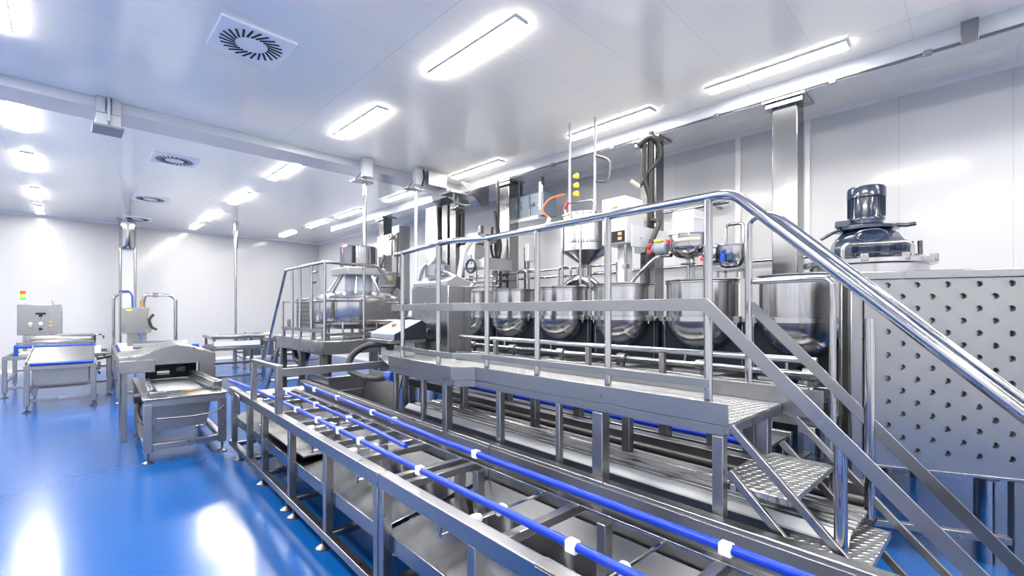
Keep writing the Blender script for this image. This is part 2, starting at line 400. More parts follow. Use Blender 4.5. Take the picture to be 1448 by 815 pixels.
# guard portal on the conveyor
t = thing('guard_portal', 'upright rectangular steel guard frame on the far part of the conveyor', 'guard', (1.19, 4.4, CT))
part('post', MB().box(1.165, 1.215, 4.36, 4.43, CT - .2 + .2, 1.19), 'frame', t, .005)
part('post', MB().box(1.165, 1.215, 5.24, 5.30, CT, 1.165), 'frame', t, .005)
part('top_bar', MB().bar((1.19, 4.36, 1.20), (1.19, 5.30, 1.185), .05, .04), 'frame', t, .004)
part('cross_arm', MB().box(1.215, 2.42, 4.375, 4.415, 1.115, 1.185), 'frame', t, .004)
part('far_post', MB().box(2.42, 2.47, 4.37, 4.42, 0, 1.185), 'frame', t, .004)

# ------------------------------------------------------------------ walkway with guard rail and stairs
DZ = 1.2
t = thing('walkway', 'raised steel walkway with tread plate deck, guard rails and steep end stairs', 'walkway', (2.4, 2.2, 0))
poly = [(2.065, .85), (2.065, 2.677), (1.94, 2.80), (2.0, 3.90), (2.35, 4.85), (3.10, 4.85), (3.10, 3.9), (2.735, 3.9), (2.735, .85)]
part('deck', MB().extrude([(x, y, DZ - .012) for x, y in poly], (0, 0, .012)), 'tread', t)
edge = poly[:4]
def strip(pts, z0, z1, th):
    mb = MB()
    for (a, b), (c, d) in zip(pts[:-1], pts[1:]):
        mb.bar((a, b, (z0 + z1) / 2), (c, d, (z0 + z1) / 2), th, z1 - z0)
    return mb
part('toe_board', strip([(2.058, .85), (2.058, 2.675), (1.933, 2.80), (1.993, 3.90)], DZ - .01, DZ + .088, .006), 'frame', t, .002)
part('edge_beam', strip([(2.085, .87), (2.085, 2.69), (1.965, 2.81), (2.02, 3.90)], DZ - .062, DZ - .012, .04), 'frame', t, .004)
part('end_beam', MB().box(2.07, 2.735, .85, .89, DZ - .052, DZ - .012), 'frame', t, .004)
part('back_beam', MB().box(2.70, 2.74, .89, 3.9, DZ - .062, DZ - .012), 'frame', t, .004)
part('kick_plate', MB().box(2.745, 2.753, .66, 3.9, DZ - .06, DZ + .09), 'frame', t, .002)
for x, y, q in ((2.085, .90, .05), (2.085, 1.56, .07), (2.085, 1.87, .035), (2.085, 2.42, .045), (2.0, 2.95, .06), (2.0, 3.3, .035), (2.40, 3.95, .045), (2.71, .93, .06), (2.71, 1.8, .06), (2.71, 2.7, .06), (2.71, 3.7, .06), (2.05, 3.86, .04)):
    part('leg', MB().box(x - q / 2, x + q / 2, y - q / 2, y + q / 2, 0, DZ - .062), 'frame', t, .004)
for x, y in ((2.65, 1.25), (2.65, 2.2), (2.65, 3.2)):
    part('underbar', MB().box(2.1, 2.7, y - .025, y + .025, DZ - .062, DZ - .014), 'dull', t, .003)
# near rail
RZ = 2.232; RX = 2.11
npost = [(RX, .964), (RX, 1.53), (RX, 2.084), (RX, 2.60), (1.985, 3.05), (2.03, 3.70)]
for x, y in npost:
    part('rail_post', MB().tube([(x, y, DZ), (x, y, RZ)], .0195, 14), 'polish', t)
part('handrail', MB().tube([(2.05, 3.86, RZ - .01), (1.985, 3.05, RZ), (1.99, 2.84, RZ), (RX, 2.62, RZ), (RX, .90, RZ), (RX, .84, RZ - .015), (RX, -.75, .665)], .0225, 16, .06), 'polish', t)
part('mid_rail', strip([(2.035, 3.92), (1.965, 3.02), (1.965, 2.82), (RX - .022, 2.64), (RX - .022, .955)], 1.70, 1.76, .007), 'frame', t, .002)
part('low_rail', strip([(2.03, 3.86), (1.965, 3.02), (1.965, 2.82), (RX - .022, 2.64), (RX - .022, .955)], 1.345, 1.385, .007), 'frame', t, .002)
part('stair_mid_rail', MB().bar((RX - .026, .975, 1.738), (RX - .026, -.35, .42), .007, .058), 'frame', t, .002)
part('stair_post', MB().tube([(RX, .451, .66), (RX, .451, 1.19)], .0225, 14), 'polish', t)
part('stair_post', MB().tube([(RX, -.66, .0), (RX, -.66, .75)], .0195, 14), 'polish', t)
# far rail of the stairs
fx = 2.765
part('far_handrail', MB().tube([(fx, 1.03, DZ - .05), (fx, 1.03, 2.235), (fx, .90, 2.24), (fx, -.75, .63)], .0195, 14, .07), 'polish', t)
part('far_mid_rail', MB().bar((fx, 1.02, 1.735), (fx, -.25, .40), .007, .055), 'frame', t, .002)
part('far_post', MB().tube([(fx, .475, .70), (fx, .475, 1.665)], .0225, 14), 'polish', t)
part('far_post', MB().tube([(fx, -.66, 0), (fx, -.66, .72)], .0195, 14), 'polish', t)
part('guard_tube', MB().tube([(fx + .02, 1.01, 1.868), (fx + .02, .63, 1.87), (fx + .02, .63, 0)], .017, 12, .06), 'polish', t)
part('guard_tube', MB().tube([(2.79, .70, 1.437), (2.79, 3.88, 1.437)], .019, 12), 'polish', t)
for y in (1.58, 2.2, 2.75, 3.3): part('guard_post', MB().box(2.765, 2.805, y - .018, y + .018, DZ - .01, 1.42), 'frame', t, .003)
# stairs
SX0, SX1 = 2.085, 2.765
for i, (y0, y1, z) in enumerate(((.615, .935, .924), (.39, .70, .668), (.16, .47, .41), (-.07, .24, .15))):
    part('tread', MB().box(SX0 + .02, SX1 - .02, y0, y1, z - .03, z), 'tread', t, .004)
for x in (SX0, SX1):
    part('stringer', MB().bar((x, .85, 1.185), (x, -.30, .03), .022, .034), 'frame', t, .003)
    part('stringer', MB().bar((x, .86, .985), (x, -.10, .02), .022, .034), 'frame', t, .003)

# ------------------------------------------------------------------ under and behind the walkway: second conveyor and pipe bank
t = thing('pipe_bank', 'bank of long thin steel pipes lying in a trough under the walkway', 'pipes', (2.5, 2.2, 0))
part('light_strip', MB().extrude([(2.375, .48, .697), (2.42, .48, .735), (2.42, .48, .725), (2.375, .48, .687)], (0, 3.8, 0)), 'white', t, label='pale sloping strip')
part('front_panel', MB().box(2.37, 2.38, .48, 4.28, .30, .685), 'dull', t)
for i in range(11):
    part('pipe', MB().tube([(2.45 + .034 * i, .48, .722 + .004 * (i % 2)), (2.45 + .034 * i, 4.25, .722 + .004 * (i % 2))], .011 + .004 * (i % 3 == 0), 8), 'polish' if i % 3 == 1 else 'dull', t)
part('black_pipe', MB().tube([(2.845, .48, .74), (2.845, 4.25, .74)], .03, 10), 'black', t)
part('trough_beam', MB().box(2.88, 2.98, .48, 4.25, .70, .815), 'dull', t, .004)
part('trough_floor', MB().box(2.42, 2.98, .48, 4.25, .62, .64), 'dark', t)
for y in (.6, 1.2, 2.5, 3.8): part('stand', MB().box(2.6, 2.7, y - .03, y + .03, 0, .62), 'dull', t)
t = thing('rear_conveyor', 'second conveyor with blue guide rails behind the walkway, seen under the deck', 'conveyor', (3.4, 2.5, 0))
part('side_rail', MB().box(3.08, 3.13, 1.12, 5.6, .70, .80), 'frame', t, .005)
part('side_rail', MB().box(3.80, 3.85, 1.12, 5.6, .70, .80), 'frame', t, .005)
part('guide_rail', MB().tube([(3.12, 1.12, .84), (3.12, 5.6, .84)], .022, 10), 'bluep', t)
part('guide_rail', MB().tube([(3.30, 1.12, .84), (3.30, 5.6, .84)], .022, 10), 'bluep', t)
part('belt', MB().box(3.13, 3.80, 1.15, 5.55, .74, .76), 'sheet', t)
for y in (1.2, 2.1, 3.0, 4.4, 5.4):
    for x in (3.105, 3.825): part('leg', MB().box(x - .03, x + .03, y - .03, y + .03, 0, .70), 'frame', t, .004)
for y in (1.12, 1.35, 1.7, 2.5, 3.4): part('upright', MB().box(3.0, 3.07, y - .035, y + .035, 0, 1.08), 'dull', t, .004)

# hopper panels at the end of the walkway
t = thing('collecting_hopper', 'wide dark steel collecting hopper between the conveyor and the two walkways', 'hopper', (2.7, 5.7, 0))
part('front_panel', MB().extrude([(2.08, 5.62, .30), (2.08, 5.62, .88), (3.02, 5.62, .88), (3.02, 5.62, .62), (2.80, 5.62, .2)], (0, .02, 0)), 'sheet', t, .002)
part('top_lip', MB().box(2.06, 3.04, 5.58, 5.64, .87, .895), 'frame', t, .003)
part('side_panel', MB().box(2.08, 2.10, 5.64, 6.4, .2, .88), 'sheet', t)
part('slanted_panel', MB().extrude([(2.40, 4.75, .22), (2.42, 4.75, .22), (2.62, 4.75, .95), (2.60, 4.75, .95)], (0, .85, 0)), 'dull', t)
part('seam_bar', MB().box(2.1, 3.02, 5.605, 5.62, .70, .715), 'frame', t, .002)
for x in (2.12, 2.98): part('leg', MB().box(x - .025, x + .025, 5.66, 5.71, 0, .87), 'frame', t, .003)

# ------------------------------------------------------------------ kettles
KX = 5.0
def kettle(y, label):
    t = thing('cooking_kettle', label, 'kettle', (KX, y, 1.0), 'row of tilting steel kettles')
    r = .372
    bowl = [(.03, 1.245)] + [(r * math.sin(a), 1.60 - .355 * math.cos(a)) for a in [PI / 2 * k / 10 for k in range(1, 11)]] + [(r, 2.0), (r + .012, 2.005), (r + .012, 2.02), (r - .01, 2.025)]
    part('bowl', MB().lathe(KX, y, bowl, 48), 'kettle', t)
    part('band', MB().lathe(KX, y, [(r, 1.585), (r + .028, 1.59), (r + .028, 1.635), (r, 1.64)], 48), 'kettle', t)
    part('lid', MB().lathe(KX, y, [(r - .01, 2.025), (r + .018, 2.03), (r + .018, 2.042), (.2, 2.055), (.19, 2.06)], 48), 'polish', t)
    part('housing', MB().box(KX + .0, KX + .42, y - .485, y + .485, 1.06, 1.585), 'dark', t, .006, 'black housing behind the bowl')
    part('housing_cap', MB().box(KX - .06, KX + .42, y - .49, y - .36, 1.585, 1.62).box(KX - .06, KX + .42, y + .36, y + .49, 1.585, 1.62), 'steel', t, .003)
    for s in (-1, 1):
        part('trim_strip', MB().box(KX - .012, KX, y + s * .44 - .006, y + s * .44 + .006, 1.06, 1.585), 'steel', t)
        b_ = part('lug', MB().box(KX - .10, KX - .02, y + s * .41 - .035, y + s * .41 + .035, 1.575, 1.645), 'steel', t, .004)
        part('lug_bolt', MB().cyl(KX - .085, y + s * .41, 1.545, 1.58, .014, 10), 'polish', b_)
    part('latch', MB().tube([(KX - .02, y + .30, 1.52), (KX - .03, y + .30, 1.40), (KX - .03, y + .25, 1.39)], .008, 8), 'steel', t)
    part('drain_valve', MB().tube([(KX, y, 1.26), (KX, y, 1.17), (KX - .15, y, 1.14)], .028, 12, .04), 'polish', t)
    return t
K = [(1.371, 'nearest steel kettle, partly behind the perforated tank and the stair rails'), (2.36, 'second kettle from the perforated tank, under the white mixer head'), (3.38, 'third kettle from the perforated tank, below the control head'),
     (4.39, 'fourth kettle from the perforated tank, below the conical hopper'), (5.45, 'fifth kettle from the perforated tank, beside the walkway post'), (6.49, 'sixth kettle, farthest left, half hidden by the tall steel cabinet')]
k0 = kettle(*K[0])
for y, lb in K[1:]: dup(k0, (KX, y, 1.0), lb)
t = thing('kettle_stand', 'long steel support frame carrying the row of kettles', 'frame', (5.0, 4, 0))
part('reflection_tray', MB().box(3.90, 4.95, .95, 7.0, .84, .86), 'sheet', t)  # sheet added to keep the blue floor out of the bowls' reflections
part('front_beam', MB().box(4.50, 4.58, .92, 7.1, .98, 1.06), 'frame', t, .005)
part('rear_beam', MB().box(5.40, 5.48, .92, 7.1, .98, 1.06), 'frame', t, .005)
for k in range(7):
    y = .92 + k * 1.02
    part('cross_beam', MB().box(4.58, 5.40, y - .0, y + .07, .98, 1.06), 'frame', t, .005)
    for x in (4.54, 5.44): part('leg', MB().box(x - .035, x + .035, y, y + .07, 0, .98), 'frame', t, .004)
t = thing('steam_manifold', 'steam pipes with valves running below the row of kettles', 'pipes', (4.4, 4, 1.1))
part('main_pipe', MB().tube([(4.40, 1.1, 1.17), (4.40, 6.9, 1.17)], .03, 12), 'polish', t)
part('main_pipe', MB().tube([(4.30, 1.1, 1.06), (4.30, 6.9, 1.06)], .022, 12), 'polish', t)
part('channel', MB().box(4.14, 4.2, 1.1, 6.8, 1.00, 1.09), 'dull', t, .004)
part('channel', MB().box(3.98, 4.02, 1.1, 6.8, .93, 1.02), 'frame', t, .004)
for k in range(7):
    y = 1.15 + k * .92
    part('valve', MB().lathe(4.40, y, [(.03, -.06), (.055, -.05), (.055, .05), (.03, .06)], 14, 'y', 1.17), 'steel', t)
    part('stand', MB().box(4.27, 4.33, y - .02, y + .02, .86, 1.04).box(4.33, 4.42, y - .02, y + .02, 1.0, 1.03).box(4.39, 4.42, y - .02, y + .02, 1.03, 1.14).box(3.98, 4.27, y - .02, y + .02, .88, .93), 'dull', t)
    part('riser', MB().tube([(4.40, y + .18, 1.17), (4.40, y + .18, 1.28), (4.52, y + .18, 1.30)], .014, 8, .03), 'polish', t)

# ------------------------------------------------------------------ columns under the right beam
def column(y, s, label, top=CZ - .2):
    x = 6.05
    xr, yr, _ = w2r(x, y)
    xr = 6.19
    t = thing('support_column', label, 'column', (xr, yr, 0), 'steel columns under the right ceiling beam', room=True)
    part('shaft', MB().box(xr - s / 2, xr + s / 2, yr - s / 2, yr + s / 2, 0, top - .03), 'column', t, .01)
    part('cap_plate', MB().box(xr - s / 2 - .08, xr + s / 2 + .08, yr - s / 2 - .09, yr + s / 2 + .09, top - .03, top), 'steel', t, .004)
    part('cap_flange', MB().box(xr - s / 2 - .05, xr - s / 2, yr - s / 2 - .06, yr + s / 2 + .06, top - .09, top - .03), 'steel', t, .004)
    part('foot_plate', MB().box(xr - s / 2 - .06, xr + s / 2 + .06, yr - s / 2 - .06, yr + s / 2 + .06, 0, .02), 'steel', t, .003)
    return t
cA = column(1.83, .27, 'wide steel column behind the nearest kettle, left of the navy motor')
part('round_sticker', MB().lathe(6.19 - .136, ORG[cA.name][1] + .03, [(.03, -.002), (.03, 0)], 18, 'x', 2.90), 'signw', cA)
column(3.60, .25, 'steel column carrying the black cable bundle and the control head')
column(6.62, .26, 'steel column with black cable loops beside the grey wall box')
column(11.4, .26, 'farthest steel column of the row, left of the lift housing')

# ------------------------------------------------------------------ perforated tank at right
e = Vector((.433, -.901, 0)); n = Vector((.901, .433, 0)); O = Vector((4.05, .715, 0))
def T(s, d, z): v = O + e * s + n * d; return (v.x, v.y, z)
t = thing('perforated_tank', 'big rectangular steel tank with a perforated skirt at right', 'tank', (4.3, .2, 0))
LT, TB, TT, P = 1.72, .56, 1.955, .0815
nc, nr = int(LT / P), 16
mb = MB(); vid = {}
def vv(s, z):
    k = (round(s, 4), round(z, 4))
    if k not in vid: vid[k] = len(mb.v); mb.v.append(T(s, 0, z))
    return vid[k]
z00 = TT - .035 - nr * P
for j in range(nr):
    for i in range(nc):
        s0, z0 = i * P, z00 + j * P
        c = [vv(s0, z0), vv(s0 + P, z0), vv(s0 + P, z0 + P), vv(s0, z0 + P)]
        if (i + j) % 2 == 0 and i > 0 and 0 < j < nr and not (i < 3 and j > 9 and j % 4 == 0):
            sc, zc = s0 + P / 2, z0 + P / 2; ring = []; inn = []
            for k in range(16):
                a = 2 * PI * k / 16 - 3 * PI / 4
                o = len(mb.v); mb.v.append(T(sc + .0205 * math.cos(a), 0, zc + .0205 * math.sin(a))); mb.v.append(T(sc + .019 * math.cos(a), .02, zc + .019 * math.sin(a)))
                ring.append(o); inn.append(o + 1)
            for k in range(16):
                q = (k + 1) % 16
                mb.f.append((ring[k], ring[q], inn[q], inn[k])); mb.sm.append(True)
            for s in range(4):
                seg = [ring[(s * 4 + k) % 16] for k in range(5)]
                mb.f.append((c[s], c[(s + 1) % 4]) + tuple(reversed(seg))); mb.sm.append(False)
        else:
            mb.f.append(tuple(c)); mb.sm.append(False)
zb, zt, se = z00, z00 + nr * P, nc * P
def rect(s0, s1, d0, d1, z0, z1, m):
    vs = [T(s, d, z) for s in (s0, s1) for d in (d0, d1) for z in (z0, z1)]
    m.add(vs, [(0, 1, 3, 2), (4, 6, 7, 5), (0, 4, 5, 1), (2, 3, 7, 6), (0, 2, 6, 4), (1, 5, 7, 3)]); return m
perf = part('perforated_skirt', mb, 'sheet', t)
part('inner_wall', rect(.02, se - .02, .032, .46, zb + .05, zt - .02, MB()), 'sheet', t)
part('rim', rect(-.04, se + .02, -.018, .50, zt, zt + .058, MB()), 'steel', t, .006)
part('side_sheet', rect(-.01, 0, 0, .46, zb, zt, MB()), 'sheet', t)
part('bottom_lip', rect(0, se, -.004, .05, zb - .02, zb, MB()), 'steel', t, .003)
part('corner_post', rect(-.085, -.012, .02, .10, .0, zt, MB()), 'frame', t, .006)
part('corner_post', rect(-.075, -.02, .30, .38, .0, zt, MB()), 'frame', t, .006)
for s, d in ((.80, .03), (.80, .44), (1.6, .03), (1.6, .44)): part('leg', rect(s, s + .075, d, d + .075, .02, zb - .02, MB()), 'frame', t, .005)
for s in (.84, 1.64): part('foot', MB().cyl(*T(s, .065, 0)[:2], 0, .022, .05), 'polish', t)
part('crossbar', rect(-.02, .80, .04, .09, .16, .21, MB()), 'frame', t, .004)
part('drain_leg', MB().cyl(*T(.70, .12, 0)[:2], 0, zb + .05, .045, 24), 'polish', t)
part('drain_collar', MB().cyl(*T(.70, .12, 0)[:2], zb - .05, zb - .022, .065, 24), 'dull', t)

# mixing vessel with navy motor behind the tank
vx, vy = 6.0, 1.06
t = thing('mixing_vessel', 'steel mixing vessel lid and drum behind the tank, under the navy motor', 'vessel', (vx, vy, 0))
part('drum', MB().lathe(vx, vy, [(.3, .35), (.50, .5), (.50, 2.16)], 48), 'kettle', t)
part('lid', MB().lathe(vx, vy, [(.54, 2.16), (.56, 2.17), (.56, 2.21), (.54, 2.22), (.40, 2.27), (.36, 2.275)], 48), 'kettle', t)
for a in (.6, 2.1, 3.7, 5.2): part('leg', MB().cyl(vx + .42 * math.cos(a), vy + .42 * math.sin(a), 0, .5, .045, 16), 'steel', t)
part('handle', MB().tube([(vx - .50, vy + .10, 2.21), (vx - .50, vy + .10, 2.36), (vx - .30, vy - .40, 2.36), (vx - .30, vy - .40, 2.20)], .022, 12, .07), 'polish', t)
part('handle', MB().tube([(vx + .1, vy - .42, 2.22), (vx + .05, vy - .42, 2.40)], .02, 10), 'dull', t)
for a in (3.9, 4.6, 3.3): part('lid_clamp', MB().box(vx + .54 * math.cos(a) - .03, vx + .54 * math.cos(a) + .03, vy + .54 * math.sin(a) - .03, vy + .54 * math.sin(a) + .03, 2.18, 2.25), 'steel', t, .005)
t = thing('mixer_motor', 'navy blue electric mixer motor on a bell housing above the vessel lid', 'motor', (vx, vy, 2.275))
part('base_flange', MB().lathe(vx, vy, [(.37, 2.275), (.37, 2.295), (.34, 2.305)], 40), 'navy', t)
part('bell_housing', MB().lathe(vx, vy, [(.345, 2.30), (.345, 2.36), (.33, 2.44), (.28, 2.53), (.23, 2.57), (.20, 2.60)], 8), 'navy', t)
for a in [3.0 + k * .62 for k in range(5)]:
    part('rib', MB().extrude([(vx + .32 * math.cos(a - .05), vy + .32 * math.sin(a - .05), 2.30), (vx + .40 * math.cos(a), vy + .40 * math.sin(a), 2.30), (vx + .32 * math.cos(a + .05), vy + .32 * math.sin(a + .05), 2.30)], (0, 0, .12)), 'navy', t)
part('shoulder_ring', MB().lathe(vx, vy, [(.22, 2.575), (.29, 2.585), (.29, 2.615), (.2, 2.63)], 40), 'navy', t)
part('neck', MB().lathe(vx, vy, [(.19, 2.62), (.155, 2.66), (.155, 2.72)], 32), 'navy', t)
part('motor_body', MB().lathe(vx, vy, [(.17, 2.70), (.172, 2.72), (.16, 2.74), (.16, 3.0)], 32), 'navy', t)
fins = MB()
for k in range(28):
    a = 2 * PI * k / 28; fins.bar((vx + .165 * math.cos(a), vy + .165 * math.sin(a), 2.75), (vx + .165 * math.cos(a), vy + .165 * math.sin(a), 2.97), .006, .016, (math.cos(a), math.sin(a), 0))
part('cooling_fins', fins, 'navy', t)
part('fan_cover', MB().lathe(vx, vy, [(.165, 2.965), (.178, 2.975), (.178, 3.08), (.165, 3.105), (.12, 3.115)], 32), 'navy', t)
part('junction_box', MB().box(vx - .25, vx - .17, vy + .10, vy + .24, 2.62, 2.70), 'navy', t, .01)
def ring(cx, cy, z, r, a0, a1, k, dz=0): return [(cx + r * math.cos(a0 + (a1 - a0) * i / k), cy + r * math.sin(a0 + (a1 - a0) * i / k), z + dz * math.sin(PI * i / k)) for i in range(k + 1)]
part('cable', MB().tube(ring(vx, vy, 2.63, .255, 1.9, 5.9, 18, -.02), .018, 10), 'navy', t)
part('cable', MB().tube([(vx - .22, vy + .20, 2.60), (vx - .27, vy + .29, 2.54), (vx - .30, vy + .36, 2.49)], .02, 10), 'navy', t)
part('cable', MB().tube([(vx - .0, vy - .25, 2.62), (vx + .04, vy - .34, 2.61), (vx + .07, vy - .41, 2.62)], .024, 10), 'navy', t)
c0 = Vector((vx - .34, vy - .10, 2.48))
part('cable_loop', MB().tube([c0 + Vector((.05 - .03 * abs(math.cos(a)), .13 * math.cos(a), .065 * math.sin(a))) + Vector((-.03, 0, 0)) for a in [2 * PI * k / 24 for k in range(24)]], .014, 8, 0, True), 'navy', t)

t.scale = (.94, .94, .87)

# ------------------------------------------------------------------ heads over the kettles
hx, hy = 5.05, 4.035
t = thing('conical_hopper', 'steel hopper with conical outlet hanging above the fourth kettle', 'hopper', (hx, hy, 2.06))
part('vessel', MB().lathe(hx, hy, [(.05, 2.30), (.06, 2.34), (.30, 2.50), (.33, 2.52), (.33, 3.0), (.345, 3.005), (.345, 3.03), (.32, 3.04), (.14, 3.08), (.12, 3.08)], 40), 'kettle', t)
part('outlet', MB().tube([(hx, hy, 2.31), (hx, hy, 2.18)], .05, 16), 'polish', t)
for a in (.5, 2.6, 3.6, 5.8):
    x, y = hx + .34 * math.cos(a), hy + .34 * math.sin(a)
    part('support_leg', MB().tube([(x, y, 2.95), (x, y, 2.06)], .018, 10), 'polish', t)
part('top_frame', MB().tube([(hx - .2, hy + .2, 3.05), (hx - .2, hy + .2, 3.2), (hx - .1, hy - .22, 3.2), (hx - .1, hy - .22, 3.05)], .014, 10, .05), 'polish', t)
part('bracket', MB().box(hx + .33, hx + .85, hy - .03, hy + .03, 2.7, 2.78), 'steel', t, .004)
for dx, dy in ((-.05, .25), (.05, -.12)):
    part('ceiling_pipe', MB().tube([(hx + dx, hy + dy, 3.06), (hx + dx, hy + dy, 4.38)], .018, 10), 'white', t)
part('clamp_ring', MB().lathe(hx, hy, [(.33, 2.62), (.34, 2.625), (.34, 2.645), (.33, 2.65)], 40), 'polish', t)
part('air_hose', MB().tube([(hx - .3, hy + .42, 3.02), (hx - .36, hy + .52, 3.14), (hx - .3, hy + .42, 3.30), (hx - .12, hy + .28, 3.36)], .014, 8, .08), 'orange', t, label='orange hose')
part('air_hose', MB().tube([(hx - .36, hy + .54, 3.15), (hx - .36, hy + .54, 3.55)], .018, 8), 'white', t)
part('air_hose', MB().tube([(hx + .05, hy - .12, 3.5), (hx + .12, hy - .3, 3.45), (hx + .12, hy - .34, 3.75), (hx + .05, hy - .14, 3.85)], .015, 8, .1), 'dull', t)
for z, m in ((3.35, 'yellow'), (3.47, 'yellow'), (3.60, 'yellow')):
    part('valve_handle', MB().lathe(hx - .06, hy + .13, [(.015, -.05), (.04, -.03), (.034, .02), (.015, .04)], 12, 'y', z), m, t, label='yellow valve handle')
part('valve_handle', MB().bar((hx - .2, hy + .22, 3.12), (hx - .26, hy + .10, 3.2), .03, .03), 'red', t)
part('hose_end', MB().tube([(hx - .34, hy + .46, 2.86), (hx - .30, hy + .40, 3.02)], .03, 10), 'plastic', t)

t = thing('control_unit', 'white control head with dark display panel above the third kettle', 'machine', (5.1, 3.45, 2.5))
part('case', MB().box(4.92, 5.32, 3.28, 3.665, 2.56, 3.02), 'white', t, .012)
part('top_box', MB().box(4.92, 5.32, 3.30, 3.66, 3.02, 3.16), 'plastic', t, .008)
dp = part('display', MB().box(4.905, 4.92, 3.31, 3.62, 2.58, 2.72), 'dark', t, .003, 'dark display panel')
part('button', MB().box(4.895, 4.905, 3.34, 3.40, 2.66, 2.70).box(4.895, 4.905, 3.34, 3.40, 2.60, 2.64), 'brass', dp, .002)
arm = part('arm_plate', MB().box(5.0, 5.88, 3.255, 3.28, 2.52, 2.80), 'beam', t, .004)
for x in (5.2, 5.4, 5.75, 5.85): part('bolt', MB().lathe(x, 3.255, [(.010, -.008), (.010, 0)], 8, 'y', 2.64), 'dull', arm)
part('brass_clip', MB().box(4.90, 4.92, 3.42, 3.5, 3.03, 3.05), 'brass', t)
part('column_collar', MB().box(5.80, 5.88, 3.28, 3.74, 2.54, 2.78), 'beam', t, .004)
for x, y in ((5.0, 3.35), (5.0, 3.6)): part('nozzle', MB().tube([(x, y, 2.56), (x, y, 2.08)], .018, 10), 'polish', t)
part('nozzle_block', MB().box(4.96, 5.04, 3.32, 3.38, 2.24, 2.30), 'steel', t, .004)
part('agitator_column', MB().box(5.12, 5.26, 3.42, 3.56, 2.065, 2.56), 'beam', t, .006)
t = thing('cable_bundle', 'thick bundle of black cables hanging from the right ceiling beam', 'cables', (5.72, 3.45, 3.2))
cx, cy = 5.68, 3.40
part('cable', MB().tube([(cx, cy, 4.18), (cx, cy, 2.90)], .045, 10), 'black', t)
part('cable', MB().tube([(cx - .07, cy + .06, 4.05), (cx - .08, cy + .07, 3.55), (cx - .02, cy, 3.3), (cx, cy - .02, 2.85)], .032, 10, .15), 'black', t)
part('cable', MB().tube([(cx + .02, cy - .10, 4.05), (cx + .06, cy - .14, 3.80), (cx - .04, cy + .02, 3.62), (cx - .12, cy + .1, 3.42)], .028, 10, .12), 'black', t)
part('cable', MB().tube([(cx - .12, cy + .12, 4.0), (cx - .03, cy, 4.12), (cx + .05, cy - .12, 4.02)], .05, 10, .1), 'black', t)
part('cable', MB().tube([(cx, cy, 2.96), (cx - .1, cy - .2, 2.9), (cx - .3, cy - .2, 2.62), (cx - .42, cy - .2, 2.5), (cx - .42, cy - .2, 2.2), (cx - .40, cy - .2, 2.06)], .032, 10, .1), 'black', t)
part('cable_guide', MB().box(cx - .03, cx + .03, cy - .04, cy + .04, 2.75, 3.3), 'black', t, .006)
part('cable_end', MB().tube([(cx - .12, cy + .1, 3.42), (cx - .22, cy + .18, 3.5)], .03, 8), 'beige', t)

def mixer_bowl(x, y, z, r):
    return [(.02, z - .27)] + [(r * math.sin(a), z - .12 - .15 * math.cos(a)) for a in [PI / 2 * k / 8 for k in range(1, 9)]] + [(r, z), (r + .02, z + .002), (r + .02, z + .014), (.05, z + .016)]
mx, my = 5.05, 2.54
t = thing('bowl_mixer', 'small steel bowl with white box head above the second kettle', 'mixer', (mx, my, 2.06))
part('head_box', MB().box(mx - .13, mx + .13, my - .13, my + .13, 2.585, 2.845), 'white', t, .01, 'white box head')
part('box_lid', MB().box(mx - .135, mx + .135, my - .135, my + .135, 2.745, 2.76), 'plastic', t, .003)
part('bowl', MB().lathe(mx, my, mixer_bowl(mx, my, 2.565, .205), 36), 'polish', t)
part('shaft', MB().tube([(mx, my, 2.31), (mx, my, 2.06)], .018, 10), 'polish', t)
part('shaft', MB().tube([(mx + .09, my - .02, 2.38), (mx + .09, my - .02, 2.06)], .012, 10), 'polish', t)
part('valve_wheel', MB().tube([(mx + .075 * math.cos(a), my + .075 * math.sin(a), 2.24) for a in [2 * PI * k / 20 for k in range(20)]], .01, 8, 0, True), 'steel', t)
part('label_strip', MB().tube(ring(mx, my, 2.50, .207, 2.9, 4.2, 8), .02, 6), 'beige', t)
part('feed_arm', MB().tube([(mx - .02, my + .2, 2.36), (mx + .05, my + .42, 2.38), (mx - .05, my + .64, 2.15), (mx - .08, my + .70, 2.06)], .024, 10, .1), 'polish', t)
part('motor_block', MB().lathe(mx + .02, my + .26, [(.05, 0), (.07, .02), (.07, .16), (.05, .18)], 18, 'y', 2.46), 'bluegrey', t)
for y, z in ((my + .46, 2.50), (my + .46, 2.42), (my + .215, 2.52)): part('stop_button', MB().lathe(mx - .06, y, [(.02, -.03), (.026, -.02), (.026, .01)], 12, 'x', z), 'red', t)
part('valve_cap', MB().box(mx - .01, mx + .07, my + .34, my + .44, 2.54, 2.575), 'yellow', t, .01)
part('stand_column', MB().box(mx + .24, mx + .32, my - .14, my - .06, 2.062, 2.55).box(mx + .16, mx + .26, my - .13, my - .07, 2.45, 2.50), 'steel', t, .005)
mx, my = 5.1, 2.08
t = thing('inspection_vessel', 'small clear vessel with a blue fitting on legs beside the mixer head', 'vessel', (mx, my, 2.05))
part('vessel', MB().lathe(mx, my, [(.03, 2.16), (.10, 2.18), (.135, 2.24), (.14, 2.40), (.145, 2.405), (.145, 2.42), (.05, 2.425)], 32), 'polish', t)
part('side_drum', MB().lathe(mx - .04, my + .12, [(.02, -.02), (.10, -.01), (.115, .02), (.115, .12), (.10, .14)], 28, 'y', 2.33), 'polish', t)
part('fitting', MB().lathe(mx - .14, my + .02, [(.01, -.03), (.022, -.02), (.022, .04)], 12, 'x', 2.34), 'blueb', t, label='blue fitting')
part('fitting', MB().cyl(mx - .16, my + .02, 2.22, 2.31, .024, 12), 'blueb', t)
